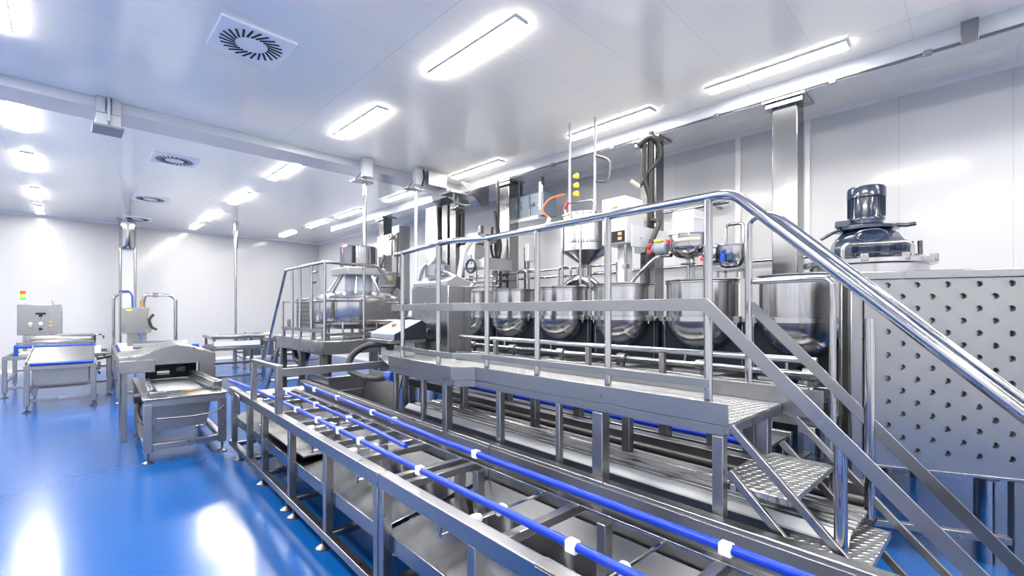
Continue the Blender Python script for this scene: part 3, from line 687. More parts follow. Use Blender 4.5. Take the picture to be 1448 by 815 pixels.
part('red_tap', MB().lathe(mx - .12, my + .25, [(.01, -.03), (.03, -.02), (.03, .02)], 12, 'x', 2.28), 'red', t)
part('table', MB().box(mx - .13, mx + .13, my - .13, my + .13, 2.13, 2.16), 'steel', t, .004)
for dx in (-.1, .1):
    for dy in (-.1, .1): part('leg', MB().box(mx + dx - .01, mx + dx + .01, my + dy - .01, my + dy + .01, 2.05, 2.13), 'steel', t)

# wall box and its neighbours under the crossing of the beams
t = thing('wall_box', 'grey blue steel box hung under the right ceiling beam', 'cabinet', (6.25, 5.9, 3.7))
part('box', MB().box(6.09, 6.45, 5.85, 6.60, 3.48, 3.92), 'bluegrey', t, .008)
part('door_seam', MB().box(6.075, 6.09, 6.20, 6.22, 3.50, 3.90), 'steel', t)
part('latch', MB().box(6.06, 6.09, 6.08, 6.19, 3.69, 3.74), 'dull', t, .004)
part('handle', MB().box(6.07, 6.09, 6.42, 6.45, 3.66, 3.82), 'steel', t, .002)
part('round_label', MB().lathe(6.09, 5.96, [(.03, -.004), (.03, 0)], 16, 'x', 3.68), 'signw', t)
for y in (5.92, 6.50): part('hanger', MB().box(6.14, 6.18, y, y + .04, 3.92, 4.21), 'steel', t)
part('lower_flap', MB().extrude([(6.04, 5.95, 3.48), (6.44, 5.95, 3.48), (6.44, 5.95, 3.46), (6.04, 5.95, 3.42)], (0, .55, 0)), 'beam', t)
t = thing('dosing_arm', 'white dosing head with long arm plate beside the cable loop column', 'machine', (5.3, 6.6, 2.5))
part('case', MB().box(5.02, 5.36, 6.55, 7.0, 2.48, 2.92), 'pale', t, .012)
part('top_box', MB().box(5.06, 5.40, 6.5, 6.8, 2.92, 3.12), 'pale', t, .008)
part('top_cover', MB().box(5.2, 5.46, 6.45, 6.62, 2.95, 3.10), 'steel', t, .005)
part('mast', MB().box(5.22, 5.30, 6.62, 6.70, 3.12, 3.28), 'dull', t, .004)
part('display', MB().box(5.005, 5.02, 6.62, 6.80, 2.55, 2.72), 'bluegrey', t, .003)
part('arm_plate', MB().box(5.10, 5.76, 6.36, 6.40, 2.46, 2.66), 'pale', t, .004)
part('arm_root', MB().box(5.1, 5.3, 6.40, 6.56, 2.48, 2.64), 'pale', t, .004)
part('nozzle', MB().tube([(5.2, 6.75, 2.48), (5.2, 6.75, 2.2), (4.95, 6.95, 2.05)], .035, 12, .1), 'pale', t)
for i in range(3): part('pipe', MB().tube([(5.1 + .06 * i, 6.1, 2.30 - .08 * i), (5.1 + .06 * i, 7.4, 2.30 - .08 * i)], .02, 10), 'polish', t)
part('post', MB().box(5.5, 5.58, 6.55, 6.63, 0, 2.46), 'steel', t, .004)
t = thing('cable_loop', 'black cable loops hanging in front of the column beside the grey blue box', 'cables', (5.62, 6.6, 3.0))
cx, cy = 5.62, 6.60
part('cable', MB().tube([(cx, cy, 4.16), (cx, cy, 3.2), (cx - .02, cy + .06, 2.9), (cx, cy, 2.6), (cx + .02, cy - .08, 2.9), (cx, cy, 3.3)], .028, 10, .12), 'black', t)
part('cable', MB().tube([(cx - .05, cy + .1, 3.3), (cx - .06, cy + .14, 2.9), (cx - .04, cy + .05, 2.62), (cx - .04, cy - .06, 2.9), (cx - .05, cy - .02, 3.3), (cx - .05, cy + .04, 3.6)], .026, 10, .12), 'black', t)
part('cable', MB().tube([(cx, cy + .08, 2.45), (cx, cy + .08, 2.15), (cx, cy - .08, 2.15), (cx, cy - .08, 2.45)], .03, 10, .14), 'black', t)
t = thing('junction_post', 'slim post with a small white junction box right of the cable loop column', 'post', (6.0, 6.2, 0))
part('post', MB().box(5.96, 6.04, 6.16, 6.24, 0, 2.9), 'steel', t, .005)
part('junction_box', MB().box(5.9, 6.06, 6.05, 6.16, 2.62, 2.95), 'white', t, .015)

# tall lift housing and its hopper pump
t = thing('lift_housing', 'tall white lift housing with chain slot under the crossing of the beams', 'machine', (5.85, 8.9, 0))
part('housing', MB().box(5.35, 5.62, 8.28, 8.74, 2.25, 3.95), 'pale', t, .012)
part('slot_column', MB().box(5.42, 5.66, 7.70, 7.90, 0, 4.15).box(5.42, 5.66, 8.00, 8.2, 0, 4.15), 'steel', t, .006)
part('chain', MB().tube([(5.5, 7.95, 2.4), (5.5, 7.95, 4.1)], .03, 8), 'black', t)
part('chain_links', MB().box(5.46, 5.52, 7.92, 7.98, 3.5, 4.1), 'dull', t, .01)
part('carriage', MB().box(5.2, 5.42, 7.62, 8.7, 2.1, 2.45), 'pale', t, .008)
part('head_cover', MB().extrude([(5.2, 7.68, 4.0), (5.2, 7.68, 4.17), (5.75, 7.68, 4.18), (5.75, 7.68, 3.9), (5.5, 7.68, 3.9)], (0, .56, 0)), 'pale', t, .004)
part('foot_post', MB().box(5.4, 5.6, 8.35, 8.65, 0, 2.25), 'steel', t, .006)
part('pump', MB().lathe(5.1, 8.4, [(.08, 1.75), (.2, 1.85), (.22, 2.0), (.12, 2.1)], 24), 'polish', t)
part('pump_pipe', MB().tube([(5.1, 8.4, 1.8), (4.85, 8.2, 1.9), (4.7, 8.0, 1.75), (4.6, 7.8, 1.65)], .06, 12, .2), 'polish', t)
part('cable', MB().tube([(5.55, 7.66, 3.7), (5.55, 7.66, 3.0), (5.5, 7.42, 3.15), (5.45, 7.38, 2.85), (5.5, 7.6, 2.65)], .03, 10, .15), 'black', t)
part('cable', MB().tube([(5.3, 8.0, 2.1), (5.28, 7.98, 1.9), (5.28, 7.8, 1.9), (5.3, 7.78, 2.1)], .028, 8, .1), 'black', t)
t = thing('lift_mast', 'white lift mast with black tool cable left of the lift housing', 'machine', (5.1, 10.05, 0))
part('mast', MB().box(5.3, 5.6, 9.85, 10.2, 0, 3.75), 'pale', t, .01)
part('side_plate', MB().box(5.05, 5.1, 9.75, 10.45, 3.0, 3.5).box(5.1, 5.3, 9.95, 10.01, 3.4, 3.48), 'pale', t, .005)
part('carriage', MB().box(4.6, 5.3, 9.65, 10.25, 1.95, 2.6), 'pale', t, .03)
part('hook', MB().lathe(5.1, 9.83, [(.02, -.08), (.06, -.04), (.06, .04)], 12, 'x', 3.45), 'brass', t)
part('cable', MB().tube([(5.0, 10.0, 3.0), (4.75, 9.7, 2.7), (4.6, 9.6, 2.3)], .035, 10, .3), 'black', t)
t = thing('tool_grip', 'black two armed tool grip hanging by the white lift mast', 'tool', (4.27, 8.0, 1.8))
gx, gy = 4.27, 8.0
part('body', MB().box(gx - .05, gx + .05, gy - .05, gy + .05, 2.16, 2.36), 'black', t, .01)
for s in (-1, 1): part('grip_arm', MB().tube([(gx + s * .03, gy - s * .03, 2.16), (gx + s * .09, gy - s * .09, 2.06), (gx, gy, 1.80)], .022, 10, .06), 'black', t)
part('cross_handle', MB().tube([(gx - .22, gy + .22, 2.17), (gx + .06, gy - .06, 2.17)], .025, 10), 'dull', t)
part('hang_cable', MB().tube([(gx, gy, 2.36), (gx + .02, gy, 3.2), (gx + .6, gy + 1.5, 3.3)], .02, 8), 'black', t)

# cross beam junction clutter
t = thing('beam_joint', 'white plates and brackets where the cross beam meets the right beam', 'bracket', (5.7, 7.6, CZ))
part('gusset', MB().extrude([(5.2, 7.2, 4.2), (5.9, 7.2, 4.2), (5.9, 7.2, 3.85), (5.75, 7.2, 3.8), (5.45, 7.2, 4.05)], (0, .03, 0)), 'pale', t, .003)
part('shelf_plate', MB().box(5.0, 5.7, 7.25, 7.62, 3.98, 4.02), 'pale', t, .004)
part('hook', MB().tube([(5.1, 7.3, 3.98), (5.1, 7.3, 3.8), (5.3, 7.2, 3.75), (5.5, 7.2, 3.8)], .02, 8, .06), 'dull', t)
part('clamp', MB().box(5.15, 5.4, 7.3, 7.5, 3.7, 3.74).box(5.25, 5.29, 7.38, 7.42, 3.74, 3.98), 'steel', t, .005)
part('hanger_box', MB().box(4.6, 5.0, 7.4, 7.75, 4.08, 4.34), 'pale', t, .004)

# pipes along the right wall
t = thing('wall_pipe', 'steel pipes running along the right wall behind the kettles', 'pipes', (7.1, 4, 2.4))
part('pipe', MB().tube([(7.1, 1.5, 2.43), (7.1, 9.2, 2.43)], .025, 12), 'polish', t)
part('pipe', MB().tube([(7.05, 2.9, 3.35), (7.05, 5.2, 3.35)], .03, 12), 'polish', t)
part('pipe_loop', MB().tube([(7.05, 2.7, 2.43), (7.05, 2.7, 3.0), (7.05, 2.95, 3.0), (7.05, 2.95, 2.43)], .025, 12, .06), 'polish', t)
for y in (1.7, 2.2, 4.2, 6.2): part('wall_bracket', MB().box(7.08, 7.36 - y * .041, y - .02, y + .02, 2.38, 2.40), 'steel', t)
for y in (3.1, 5.0): part('wall_bracket', MB().box(7.03, 7.36 - y * .041, y - .02, y + .02, 3.30, 3.32), 'steel', t)
t = thing('rear_pipework', 'bent steel process pipes behind the middle kettles', 'pipes', (5.7, 5, 0))
for y in (4.65, 5.05, 5.8, 6.05):
    part('pipe', MB().tube([(5.62, y, 1.0), (5.62, y, 2.42), (5.62, y - .25, 2.42), (5.62, y - .25, 1.0)], .022, 10, .07), 'polish', t)
for z in (2.28, 2.40): part('pipe', MB().tube([(5.70, 3.9, z), (5.70, 7.6, z)], .02, 10), 'polish', t)
part('duct', MB().tube([(5.62, 5.2, 1.7), (5.55, 4.75, 2.15), (5.5, 4.4, 2.2), (5.5, 4.2, 2.06)], .08, 16, .25), 'polish', t)
for y in (3.95, 7.55): part('pipe_stand', MB().box(5.67, 5.73, y - .02, y + .02, 0, 2.42), 'steel', t)
part('floor_manifold', MB().box(5.58, 5.66, 4.2, 6.2, .94, 1.0).box(5.6, 5.64, 4.3, 4.34, 0, .94).box(5.6, 5.64, 6.05, 6.09, 0, .94), 'dull', t)

# ------------------------------------------------------------------ steel cabinet and console on the walkway
t = thing('steel_cabinet', 'upright brushed steel cabinet with a round knob on the walkway', 'cabinet', (2.87, 4.35, DZ))
part('body', MB().box(2.72, 3.03, 4.0, 4.75, DZ, 1.97), 'steel', t, .008)
part('panel_seam', MB().box(2.93, 2.935, 3.994, 4.0, DZ + .03, 1.95), 'dull', t)
kb = part('knob', MB().lathe(2.72, 4.44, [(.02, -.035), (.04, -.03), (.045, 0)], 20, 'x', 1.47), 'polish', t)
part('knob_grip', MB().box(2.672, 2.685, 4.425, 4.455, 1.435, 1.505), 'dull', kb, .004)
part('keyhole', MB().lathe(2.72, 4.52, [(.008, -.004), (.008, 0)], 10, 'x', 1.36), 'dull', t)
part('top_chute', MB().extrude([(2.72, 4.02, 1.97), (3.03, 4.02, 1.97), (3.03, 4.02, 2.02), (2.85, 4.02, 2.08), (2.72, 4.02, 2.02)], (0, .7, 0)), 'pale', t, .006)
part('top_pipe', MB().tube([(2.8, 4.7, 2.05), (2.8, 4.6, 2.25), (2.85, 4.2, 2.12), (2.9, 4.1, 2.06)], .02, 10, .1), 'polish', t)
part('chute_pipe', MB().tube([(2.95, 4.15, 2.0), (3.0, 4.1, 2.35), (3.05, 4.0, 2.5)], .03, 12, .1), 'white', t)
part('inlet_ring', MB().tube([(3.02 + .0, 4.0 + .08 * math.cos(a), 2.19 + .07 * math.sin(a)) for a in [2 * PI * k / 22 for k in range(22)]], .012, 8, 0, True), 'black', t)
part('mixer_body', MB().lathe(2.88, 4.45, [(.10, 2.05), (.14, 2.1), (.14, 2.22), (.06, 2.3)], 24), 'polish', t)
part('rear_crossbar', MB().tube([(2.6, 4.78, 1.62), (3.05, 4.78, 1.62)], .015, 8), 'polish', t)
t = thing('operator_console', 'tilted grey operator console beside the steel cabinet with a black hose', 'console', (2.45, 4.55, DZ))
part('pedestal', MB().box(2.36, 2.62, 4.5, 4.8, DZ, 1.40), 'white', t, .01)
part('panel', MB().extrude([(2.26, 4.30, 1.40), (2.26, 4.30, 1.46), (2.58, 4.30, 1.60), (2.64, 4.30, 1.56), (2.64, 4.30, 1.40)], (0, .55, 0)), 'bluegrey', t, .01)
part('side_cap', MB().extrude([(2.26, 4.285, 1.40), (2.26, 4.285, 1.46), (2.58, 4.285, 1.60), (2.64, 4.285, 1.56), (2.64, 4.285, 1.40)], (0, .014, 0)), 'dark', t, .003)
part('button', MB().cyl(2.42, 4.6, 1.525, 1.56, .025, 14), 'brass', t)
part('tray', MB().box(2.2, 2.65, 4.32, 4.84, 1.36, 1.40), 'dull', t, .006)
part('hose', MB().tube([(2.4, 4.5, 1.34), (2.16, 4.72, 1.34), (2.02, 4.82, 1.22), (1.98, 4.80, 1.06), (2.06, 4.55, 1.0), (2.10, 4.3, 1.02), (2.1, 4.12, 1.06)], .034, 12, .12), 'black', t, label='black hose')
part('hose_bracket', MB().box(2.3, 2.42, 4.47, 4.56, 1.28, 1.36), 'dark', t, .005)
part('hose_nut', MB().lathe(2.1, 4.05, [(.05, -.05), (.05, .06)], 8, 'y', 1.07), 'blueb', t, label='blue hose nut')

# ------------------------------------------------------------------ back platform and round cooker
BZ = 1.25
t = thing('rear_platform', 'second raised platform at the back with railings round the cooker', 'platform', (3.0, 7.2, 0))
part('deck', MB().box(2.22, 4.3, 6.22, 8.25, BZ - .02, BZ), 'tread', t)
part('fascia', MB().box(2.20, 2.22, 6.2, 8.25, BZ - .14, BZ + .04).box(2.22, 3.45, 6.2, 6.22, BZ - .14, BZ + .04), 'steel', t, .004)
for x, y in ((2.27, 6.3), (2.27, 7.2), (2.27, 8.1), (3.0, 6.3), (3.8, 6.3), (3.8, 8.1), (3.0, 8.1)):
    part('leg', MB().box(x - .04, x + .04, y - .04, y + .04, 0, BZ - .02), 'dull', t, .004)
TZ = 2.36
for y in (6.24, 6.75, 7.25, 7.62): part('rail_post', MB().tube([(2.26, y, BZ), (2.26, y, TZ)], .02, 10), 'polish', t)
part('rail_post', MB().tube([(2.26, 8.12, BZ), (2.26, 8.12, 1.86)], .02, 10), 'polish', t)
part('rail_post', MB().tube([(2.82, 6.26, BZ), (2.82, 6.26, TZ)], .02, 10), 'polish', t)
part('handrail', MB().tube([(2.26, 9.3, .72), (2.26, 7.95, TZ), (2.26, 6.26, TZ), (3.02, 6.26, TZ), (3.2, 6.26, 2.12)], .022, 12, .05), 'polish', t)
part('handrail', MB().tube([(2.75, 8.2, BZ), (2.75, 8.2, TZ), (2.75, 7.95, TZ)], .02, 10, .06), 'polish', t)
part('mid_rail', MB().tube([(2.26, 8.12, 1.84), (2.26, 6.26, 1.84), (3.1, 6.26, 1.84)], .011, 8), 'polish', t)
part('low_rail', MB().box(2.235, 2.245, 6.24, 8.1, 1.40, 1.45).box(2.245, 3.2, 6.235, 6.245, 1.36, 1.40), 'frame', t, .002)
for x in (2.26, 2.8): part('stringer', MB().bar((x, 8.25, 1.2), (x, 9.35, .03), .03, .09), 'frame', t, .003)
for k in range(4): part('tread', MB().box(2.28, 2.78, 8.3 + .24 * k, 8.55 + .24 * k, .96 - .26 * k, .99 - .26 * k), 'tread', t, .003)
part('cable_loop', MB().tube([(2.4, 7.95, 1.2), (2.38, 7.9, .95), (2.4, 7.7, .85), (2.42, 7.5, .95), (2.44, 7.4, 1.15)], .045, 10, .12), 'black', t)
ox, oy = 3.22, 7.35
t = thing('round_cooker', 'large round steel cooker with a cylindrical drive on the back platform', 'cooker', (ox, oy, BZ))
part('tub', MB().lathe(ox, oy, [(.55, 1.42), (.74, 1.50), (.76, 1.54), (.76, 1.86), (.78, 1.865), (.78, 1.89), (.70, 1.90)], 48), 'kettle', t)
part('lid', MB().lathe(ox, oy, [(.72, 1.90), (.70, 1.94), (.45, 2.0), (.35, 2.02)], 40), 'kettle', t)
for a in [2 * PI * k / 6 + .3 for k in range(6)]: part('leg', MB().cyl(ox + .6 * math.cos(a), oy + .6 * math.sin(a), BZ, 1.5, .03, 12), 'steel', t)
part('drive_neck', MB().lathe(ox, oy, [(.24, 2.02), (.22, 2.06), (.22, 2.28)], 28), 'bluegrey', t)
part('drive_plate', MB().box(ox - .33, ox + .33, oy - .33, oy + .33, 2.28, 2.40), 'pale', t, .01)
part('drive_drum', MB().lathe(ox, oy, [(.30, 2.40), (.30, 2.74), (.28, 2.76)], 36), 'polish', t)
part('drum_reflection', MB().tube([(ox - .19, oy - .235, 2.41), (ox - .19, oy - .235, 2.74)], .03, 8), 'dark', t)  # dark strips stand in for reflections on the drum
part('drum_reflection', MB().tube([(ox + .12, oy - .28, 2.41), (ox + .12, oy - .28, 2.74)], .03, 8), 'dark', t)
part('signal_cap', MB().lathe(ox - .2, oy + .1, [(.04, 2.76), (.05, 2.78), (.03, 2.81)], 12), 'red', t)
for a in (2.6, 3.4, 4.2, 5.0): part('strut', MB().tube([(ox + .30 * math.cos(a), oy + .30 * math.sin(a), 2.29), (ox + .5 * math.cos(a), oy + .5 * math.sin(a), 1.98)], .018, 8), 'polish', t)
part('side_pot', MB().lathe(ox - .62, oy - .35, [(.12, 1.55), (.14, 1.6), (.14, 1.84), (.10, 1.87)], 24), 'kettle', t)
part('front_box', MB().box(ox - .3, ox + .45, oy - .82, oy - .70, 1.56, 1.84), 'steel', t, .006)
part('front_frame', MB().tube([(ox - .62, oy - .88, BZ), (ox - .62, oy - .88, 1.55)], .016, 8).tube([(ox - .1, oy - .88, BZ), (ox - .1, oy - .88, 1.55)], .016, 8).tube([(ox - .66, oy - .88, 1.55), (ox + .5, oy - .88, 1.55)], .016, 8), 'polish', t)
part('motor_cap', MB().lathe(ox + .66, oy - .72, [(.02, -.06), (.13, -.04), (.15, .02)], 20, 'y', 1.60), 'white', t)
part('brass_valve', MB().box(ox + .35, ox + .45, oy - .3, oy - .24, 2.2, 2.28), 'brass', t, .01)
part('underpipe', MB().tube([(ox - .5, oy - .6, 1.33), (ox + .4, oy - .75, 1.33)], .05, 12), 'dull', t)
part('hose', MB().tube([(ox - .35, oy - .80, 1.40), (ox - .1, oy - .86, 1.44), (ox + .1, oy - .82, 1.34)], .03, 8, .1), 'black', t)
t = thing('perforated_guard', 'small perforated steel guard box left of the round cooker', 'guard', (2.55, 7.75, BZ))
part('box', MB().box(2.48, 2.52, 7.35, 8.15, 1.42, 1.90).box(2.52, 2.62, 8.11, 8.15, 1.42, 1.90), 'sheet', t, .006)
hm = MB()
for i in range(9):
    for j in range(6):
        hm.lathe(2.48, 7.42 + i * .08 + (j % 2) * .04, [(.014, -.002), (.014, .001)], 8, 'x', 1.48 + j * .07)
part('holes', hm, 'dark', t)
part('stand', MB().box(2.5, 2.54, 7.4, 7.44, BZ, 1.42).box(2.5, 2.54, 8.05, 8.09, BZ, 1.42), 'steel', t)
part('pipe', MB().tube([(2.56, 7.7, 1.88), (2.56, 7.7, 2.15), (2.62, 7.62, 2.17)], .02, 8, .04), 'polish', t)

# ------------------------------------------------------------------ hooded conveyor machine at left
def foot(x, y, t): return part('foot', MB().lathe(x, y, [(.055, 0), (.055, .012), (.02, .03), (.013, .035), (.013, .12)], 16), 'dull', t)
t = thing('hooded_machine', 'steel conveyor table with an arched hood at left of the blue floor', 'machine', (.77, 7.5, 0))
hx0, hx1, hy0, hy1 = .38, 1.15, 6.45, 8.9
for x in (hx0 + .03, hx1 - .03):
    for y in (hy0 + .03, 8.1):
        part('leg', MB().box(x - .04, x + .04, y - .04, y + .04, .12, .66), 'frame', t, .005); foot(x, y, t)
    part('floor_rail', MB().box(x - .03, x + .03, hy0 + .07, 8.06, .14, .20), 'frame', t, .005)
part('floor_crossbar', MB().box(hx0 + .07, hx1 - .07, hy0 + .0, hy0 + .06, .14, .21), 'frame', t, .005)
part('floor_crossbar', MB().box(hx0 + .06, hx1 - .06, 7.35, 7.41, .20, .26), 'frame', t, .005)
part('table_frame', MB().box(hx0, hx1, hy0, hy0 + .06, .62, .70).box(hx0, hx0 + .06, hy0 + .06, hy1, .62, .70).box(hx1 - .06, hx1, hy0 + .06, hy1, .62, .70), 'frame', t, .005)
part('table_top', MB().box(hx0 - .02, hx1 + .02, hy0 - .02, 6.95, .70, .725), 'steel', t, .006)
part('belt', MB().box(.55, 1.0, 6.95, 8.4, .69, .71), 'white', t)
part('side_guide', MB().bar((hx0 + .06, 6.62, .76), (.48, 7.6, .78), .05, .09), 'steel', t, .008)
part('side_guide', MB().bar((hx1 - .04, 6.7, .78), (.98, 7.7, .82), .10, .10), 'steel', t, .008)
part('guide_groove', MB().bar((hx1 - .05, 6.72, .832), (.98, 7.68, .872), .05, .008), 'dark', t)
part('end_bracket', MB().box(hx0 + .05, hx0 + .2, hy0, hy0 + .08, .725, .79), 'steel', t, .006)
part('sensor', MB().box(.80, .86, 6.7, 6.76, .725, .75).tube([(.78, 6.72, .745), (.9, 6.72, .745)], .01, 8), 'brass', t)
part('push_bar', MB().tube([(hx0 + .10, hy0 - .04, .50), (.80, hy0 - .06, .485), (1.05, hy0 - .06, .50), (1.13, hy0 - .01, .56)], .012, 8, .05), 'dull', t)
part('hopper_pan', MB().extrude([(.46, 6.75, .62), (1.05, 6.75, .62), (1.0, 6.75, .30), (.50, 6.75, .30)], (0, .9, 0)), 'sheet', t, .004)
part('cable', MB().tube([(.37, 6.75, .70), (.33, 6.70, .55), (.36, 6.6, .45), (.38, 6.5, .44)], .02, 8, .08), 'black', t)
part('clamp_block', MB().box(.30, .37, 6.62, 6.84, .66, .74), 'dark', t, .008)
# hood
hd = [(.20, 1.10), (.42, 1.12), (.62, 1.20), (.80, 1.235), (1.0, 1.20), (1.25, 1.10)]
part('hood_top', MB().extrude([(x, 7.70, z) for x, z in hd] + [(x, 7.70, z - .015) for x, z in reversed(hd)], (0, 1.1, 0)), 'steel', t, .003)
part('hood_front', MB().extrude([(.20, 7.70, .92)] + [(x, 7.70, z - .015) for x, z in hd] + [(1.25, 7.70, .78), (1.06, 7.70, .78), (1.06, 7.70, .98), (.56, 7.70, .98), (.56, 7.70, .92)], (0, .012, 0)), 'steel', t, .002)
part('hood_side', MB().box(.20, .215, 7.712, 8.8, .5, 1.085), 'steel', t, .003)
part('hood_side', MB().box(1.235, 1.25, 7.712, 8.8, .6, 1.085), 'steel', t, .003)
part('front_cover', MB().box(.20, .56, 7.60, 7.70, .90, 1.06), 'steel', t, .005)
part('hood_interior', MB().box(.50, 1.10, 8.3, 8.35, .72, 1.08), 'dark', t)
part('roller', MB().lathe(.60, 7.95, [(.05, 0), (.05, .14)], 16, 'x', .86), 'polish', t)
part('roller', MB().lathe(.82, 7.95, [(.06, .0), (.06, .1)], 16, 'x', .90), 'navy', t)
for x, y in ((.25, 8.63), (1.2, 8.63), (.25, 7.78)): part('hood_stand', MB().box(x - .03, x + .03, y - .03, y + .03, 0, .9), 'frame', t, .004)

# ------------------------------------------------------------------ left tables
def frame_table(name, label, x0, x1, y0, y1, z, cat='table', low=.16, rails=True):
    t = thing(name, label, cat, ((x0 + x1) / 2, (y0 + y1) / 2, 0))
    for x in (x0 + .035, x1 - .035):
        for y in (y0 + .035, y1 - .035):
            part('leg', MB().box(x - .035, x + .035, y - .035, y + .035, .10, z - .07), 'frame', t, .005); foot(x, y, t)
    part('top_frame', MB().box(x0, x1, y0, y0 + .06, z - .07, z).box(x0, x1, y1 - .06, y1, z - .07, z).box(x0, x0 + .06, y0 + .06, y1 - .06, z - .07, z).box(x1 - .06, x1, y0 + .06, y1 - .06, z - .07, z), 'frame', t, .005)
    part('floor_rail', MB().box(x0 + .07, x1 - .07, y0 + .01, y0 + .06, low, low + .05), 'frame', t, .004)
    part('floor_rail', MB().box(x0 + .07, x1 - .07, y1 - .06, y1 - .01, low + .2, low + .25), 'frame', t, .004)
    for x in (x0 + .01, x1 - .06): part('side_rail', MB().box(x, x + .05, y0 + .07, y1 - .07, low + .12, low + .17), 'frame', t, .004)
    return t
t = frame_table('tray_table', 'steel table with a wide sloping tray and blue front edge at far left', -.92, -.02, 11.1, 12.5, .77)
part('tray', MB().extrude([(-.80, 11.12, .80), (-.10, 11.12, .80), (-.10, 11.12, .785), (-.80, 11.12, .785)], (0, 0, 0.0)).extrude([(-.88, 11.12, .80), (-.06, 11.12, .80), (-.06, 12.4, 1.0), (-.88, 12.4, 1.0)], (0, 0, .012)), 'steel', t)
part('tray_side', MB().extrude([(-.90, 11.1, .78), (-.90, 11.1, .84), (-.90, 12.4, 1.05), (-.90, 12.4, 1.0)], (.015, 0, 0)).extrude([(-.06, 11.1, .78), (-.06, 11.1, .84), (-.06, 12.4, 1.05), (-.06, 12.4, 1.0)], (.015, 0, 0)), 'steel', t)
part('blue_edge', MB().tube([(-.84, 11.10, .80), (-.06, 11.10, .80)], .03, 10), 'blueb', t, label='blue front edge')
part('apron', MB().box(-.82, -.12, 11.3, 11.32, .42, .70), 'sheet', t, .003)
part('shelf_bar', MB().box(-.85, -.09, 11.5, 11.55, .44, .48), 'frame', t, .003)
part('shelf_bar', MB().box(-.80, -.15, 11.8, 11.85, .30, .34), 'dull', t, .003)
part('tread_pad', MB().box(-.25, -.12, 12.0, 12.3, .40, .44).box(-.13, -.11, 12.0, 12.04, .44, .70), 'dull', t)
t = frame_table('infeed_table', 'wide low infeed table with blue rails behind the sloping tray table', -1.38, .22, 13.2, 14.75, .80)
part('guide_bar', MB().box(-1.2, -.05, 13.3, 13.36, 1.02, 1.07), 'steel', t, .004)
part('blue_rail', MB().tube([(-1.22, 13.3, .98), (-.05, 13.3, .98)], .03, 10), 'blueb', t)
for x in (-1.2, -.1): part('rail_post', MB().box(x - .03, x + .03, 13.28, 13.34, .80, 1.02), 'blueb', t, .006)
part('belt', MB().box(-1.2, -.1, 13.4, 14.6, .80, .83), 'white', t, .01)
part('glass_guard', MB().box(-.35, .05, 13.24, 13.25, .80, .96), 'glass', t)
part('drive_arm', MB().tube([(-.02, 13.2, .74), (-.1, 13.1, .66), (-.05, 13.1, .52)], .03, 10, .05), 'dark', t)
part('drive_wheel', MB().lathe(-.02, 13.12, [(.05, -.02), (.06, 0), (.05, .02)], 16, 'x', .50), 'dull', t)
part('roll_head', MB().lathe(-1.15, 14.5, [(.07, 0), (.07, 1.05)], 18, 'x', 1.08), 'polish', t)
part('head_frame', MB().box(-1.2, -1.15, 14.4, 14.7, .83, 1.17).box(-.12, -.07, 14.4, 14.7, .83, 1.17).box(-1.2, -.07, 14.55, 14.7, 1.12, 1.17), 'steel', t, .005)
part('hook_pipe', MB().tube([(-.05, 14.5, .83), (-.05, 14.5, 1.15), (.10, 14.5, 1.15), (.10, 14.5, 1.05)], .02, 8, .05), 'polish', t)
part('sloped_cover', MB().extrude([(-1.1, 13.9, .95), (-.15, 13.9, .95), (-.15, 14.45, 1.06), (-1.1, 14.45, 1.06)], (0, 0, .012)), 'steel', t)
t = thing('control_box', 'grey control cabinet with buttons standing on the infeed table at far left', 'cabinet', (-.95, 14.65, 1.17))
part('case', MB().box(-1.3, -.60, 14.56, 14.76, 1.17, 1.84), 'steel', t, .008)
part('display', MB().box(-1.02, -.86, 14.545, 14.56, 1.62, 1.66).box(-.97, -.91, 14.545, 14.56, 1.57, 1.62), 'dark', t, .002)
for x, z, m in ((-1.10, 1.42, 'signw'), (-1.10, 1.35, 'brass'), (-.94, 1.42, 'signw'), (-.94, 1.30, 'dark'), (-.79, 1.44, 'brass'), (-.79, 1.36, 'brass')):
    part('button', MB().lathe(x, 14.56, [(.018, -.03), (.032, -.02), (.032, 0)], 14, 'y', z), m, t)
part('keyhole', MB().lathe(-.94, 14.56, [(.01, -.01), (.012, 0)], 10, 'y', 1.54), 'dark', t)
part('antenna', MB().tube([(-.74, 14.66, 1.84), (-.77, 14.66, 1.93)], .008, 6), 'dull', t)
t = thing('signal_tower', 'red amber green signal light on the grey control cabinet', 'light', (-1.2, 14.66, 1.84))
part('stem', MB().tube([(-1.22, 14.66, 1.84), (-1.22, 14.66, 1.90)], .012, 8), 'plastic', t)
part('base', MB().cyl(-1.22, 14.66, 1.90, 1.94, .05, 16), 'plastic', t)
part('green_lens', MB().cyl(-1.22, 14.66, 1.94, 2.005, .045, 16), 'sigg', t)
part('amber_lens', MB().cyl(-1.22, 14.66, 2.005, 2.07, .045, 16), 'siga', t)
part('red_lens', MB().cyl(-1.22, 14.66, 2.07, 2.14, .045, 16), 'sigr', t)

# side extension with caster at right of the left group
t = thing('side_stand', 'narrow steel stand with a caster wheel right of the tray table', 'stand', (.2, 12.9, 0))
part('leg', MB().box(.14, .20, 12.3, 12.36, .05, .78), 'frame', t, .004); foot(.17, 12.33, t)
part('top_bar', MB().bar((-.0, 12.2, .76), (.20, 12.33, .79), .06, .05), 'frame', t, .004)
part('arm', MB().bar((.02, 12.15, .70), (.02, 12.15, .55), .05, .04, (0, 1, 0)), 'dull', t)
part('caster', MB().lathe(.02, 12.15, [(.04, -.02), (.05, 0), (.04, .02)], 16, 'x', .50), 'dull', t)
part('knob', MB().cyl(.1, 12.27, .80, .84, .025, 12), 'black', t)

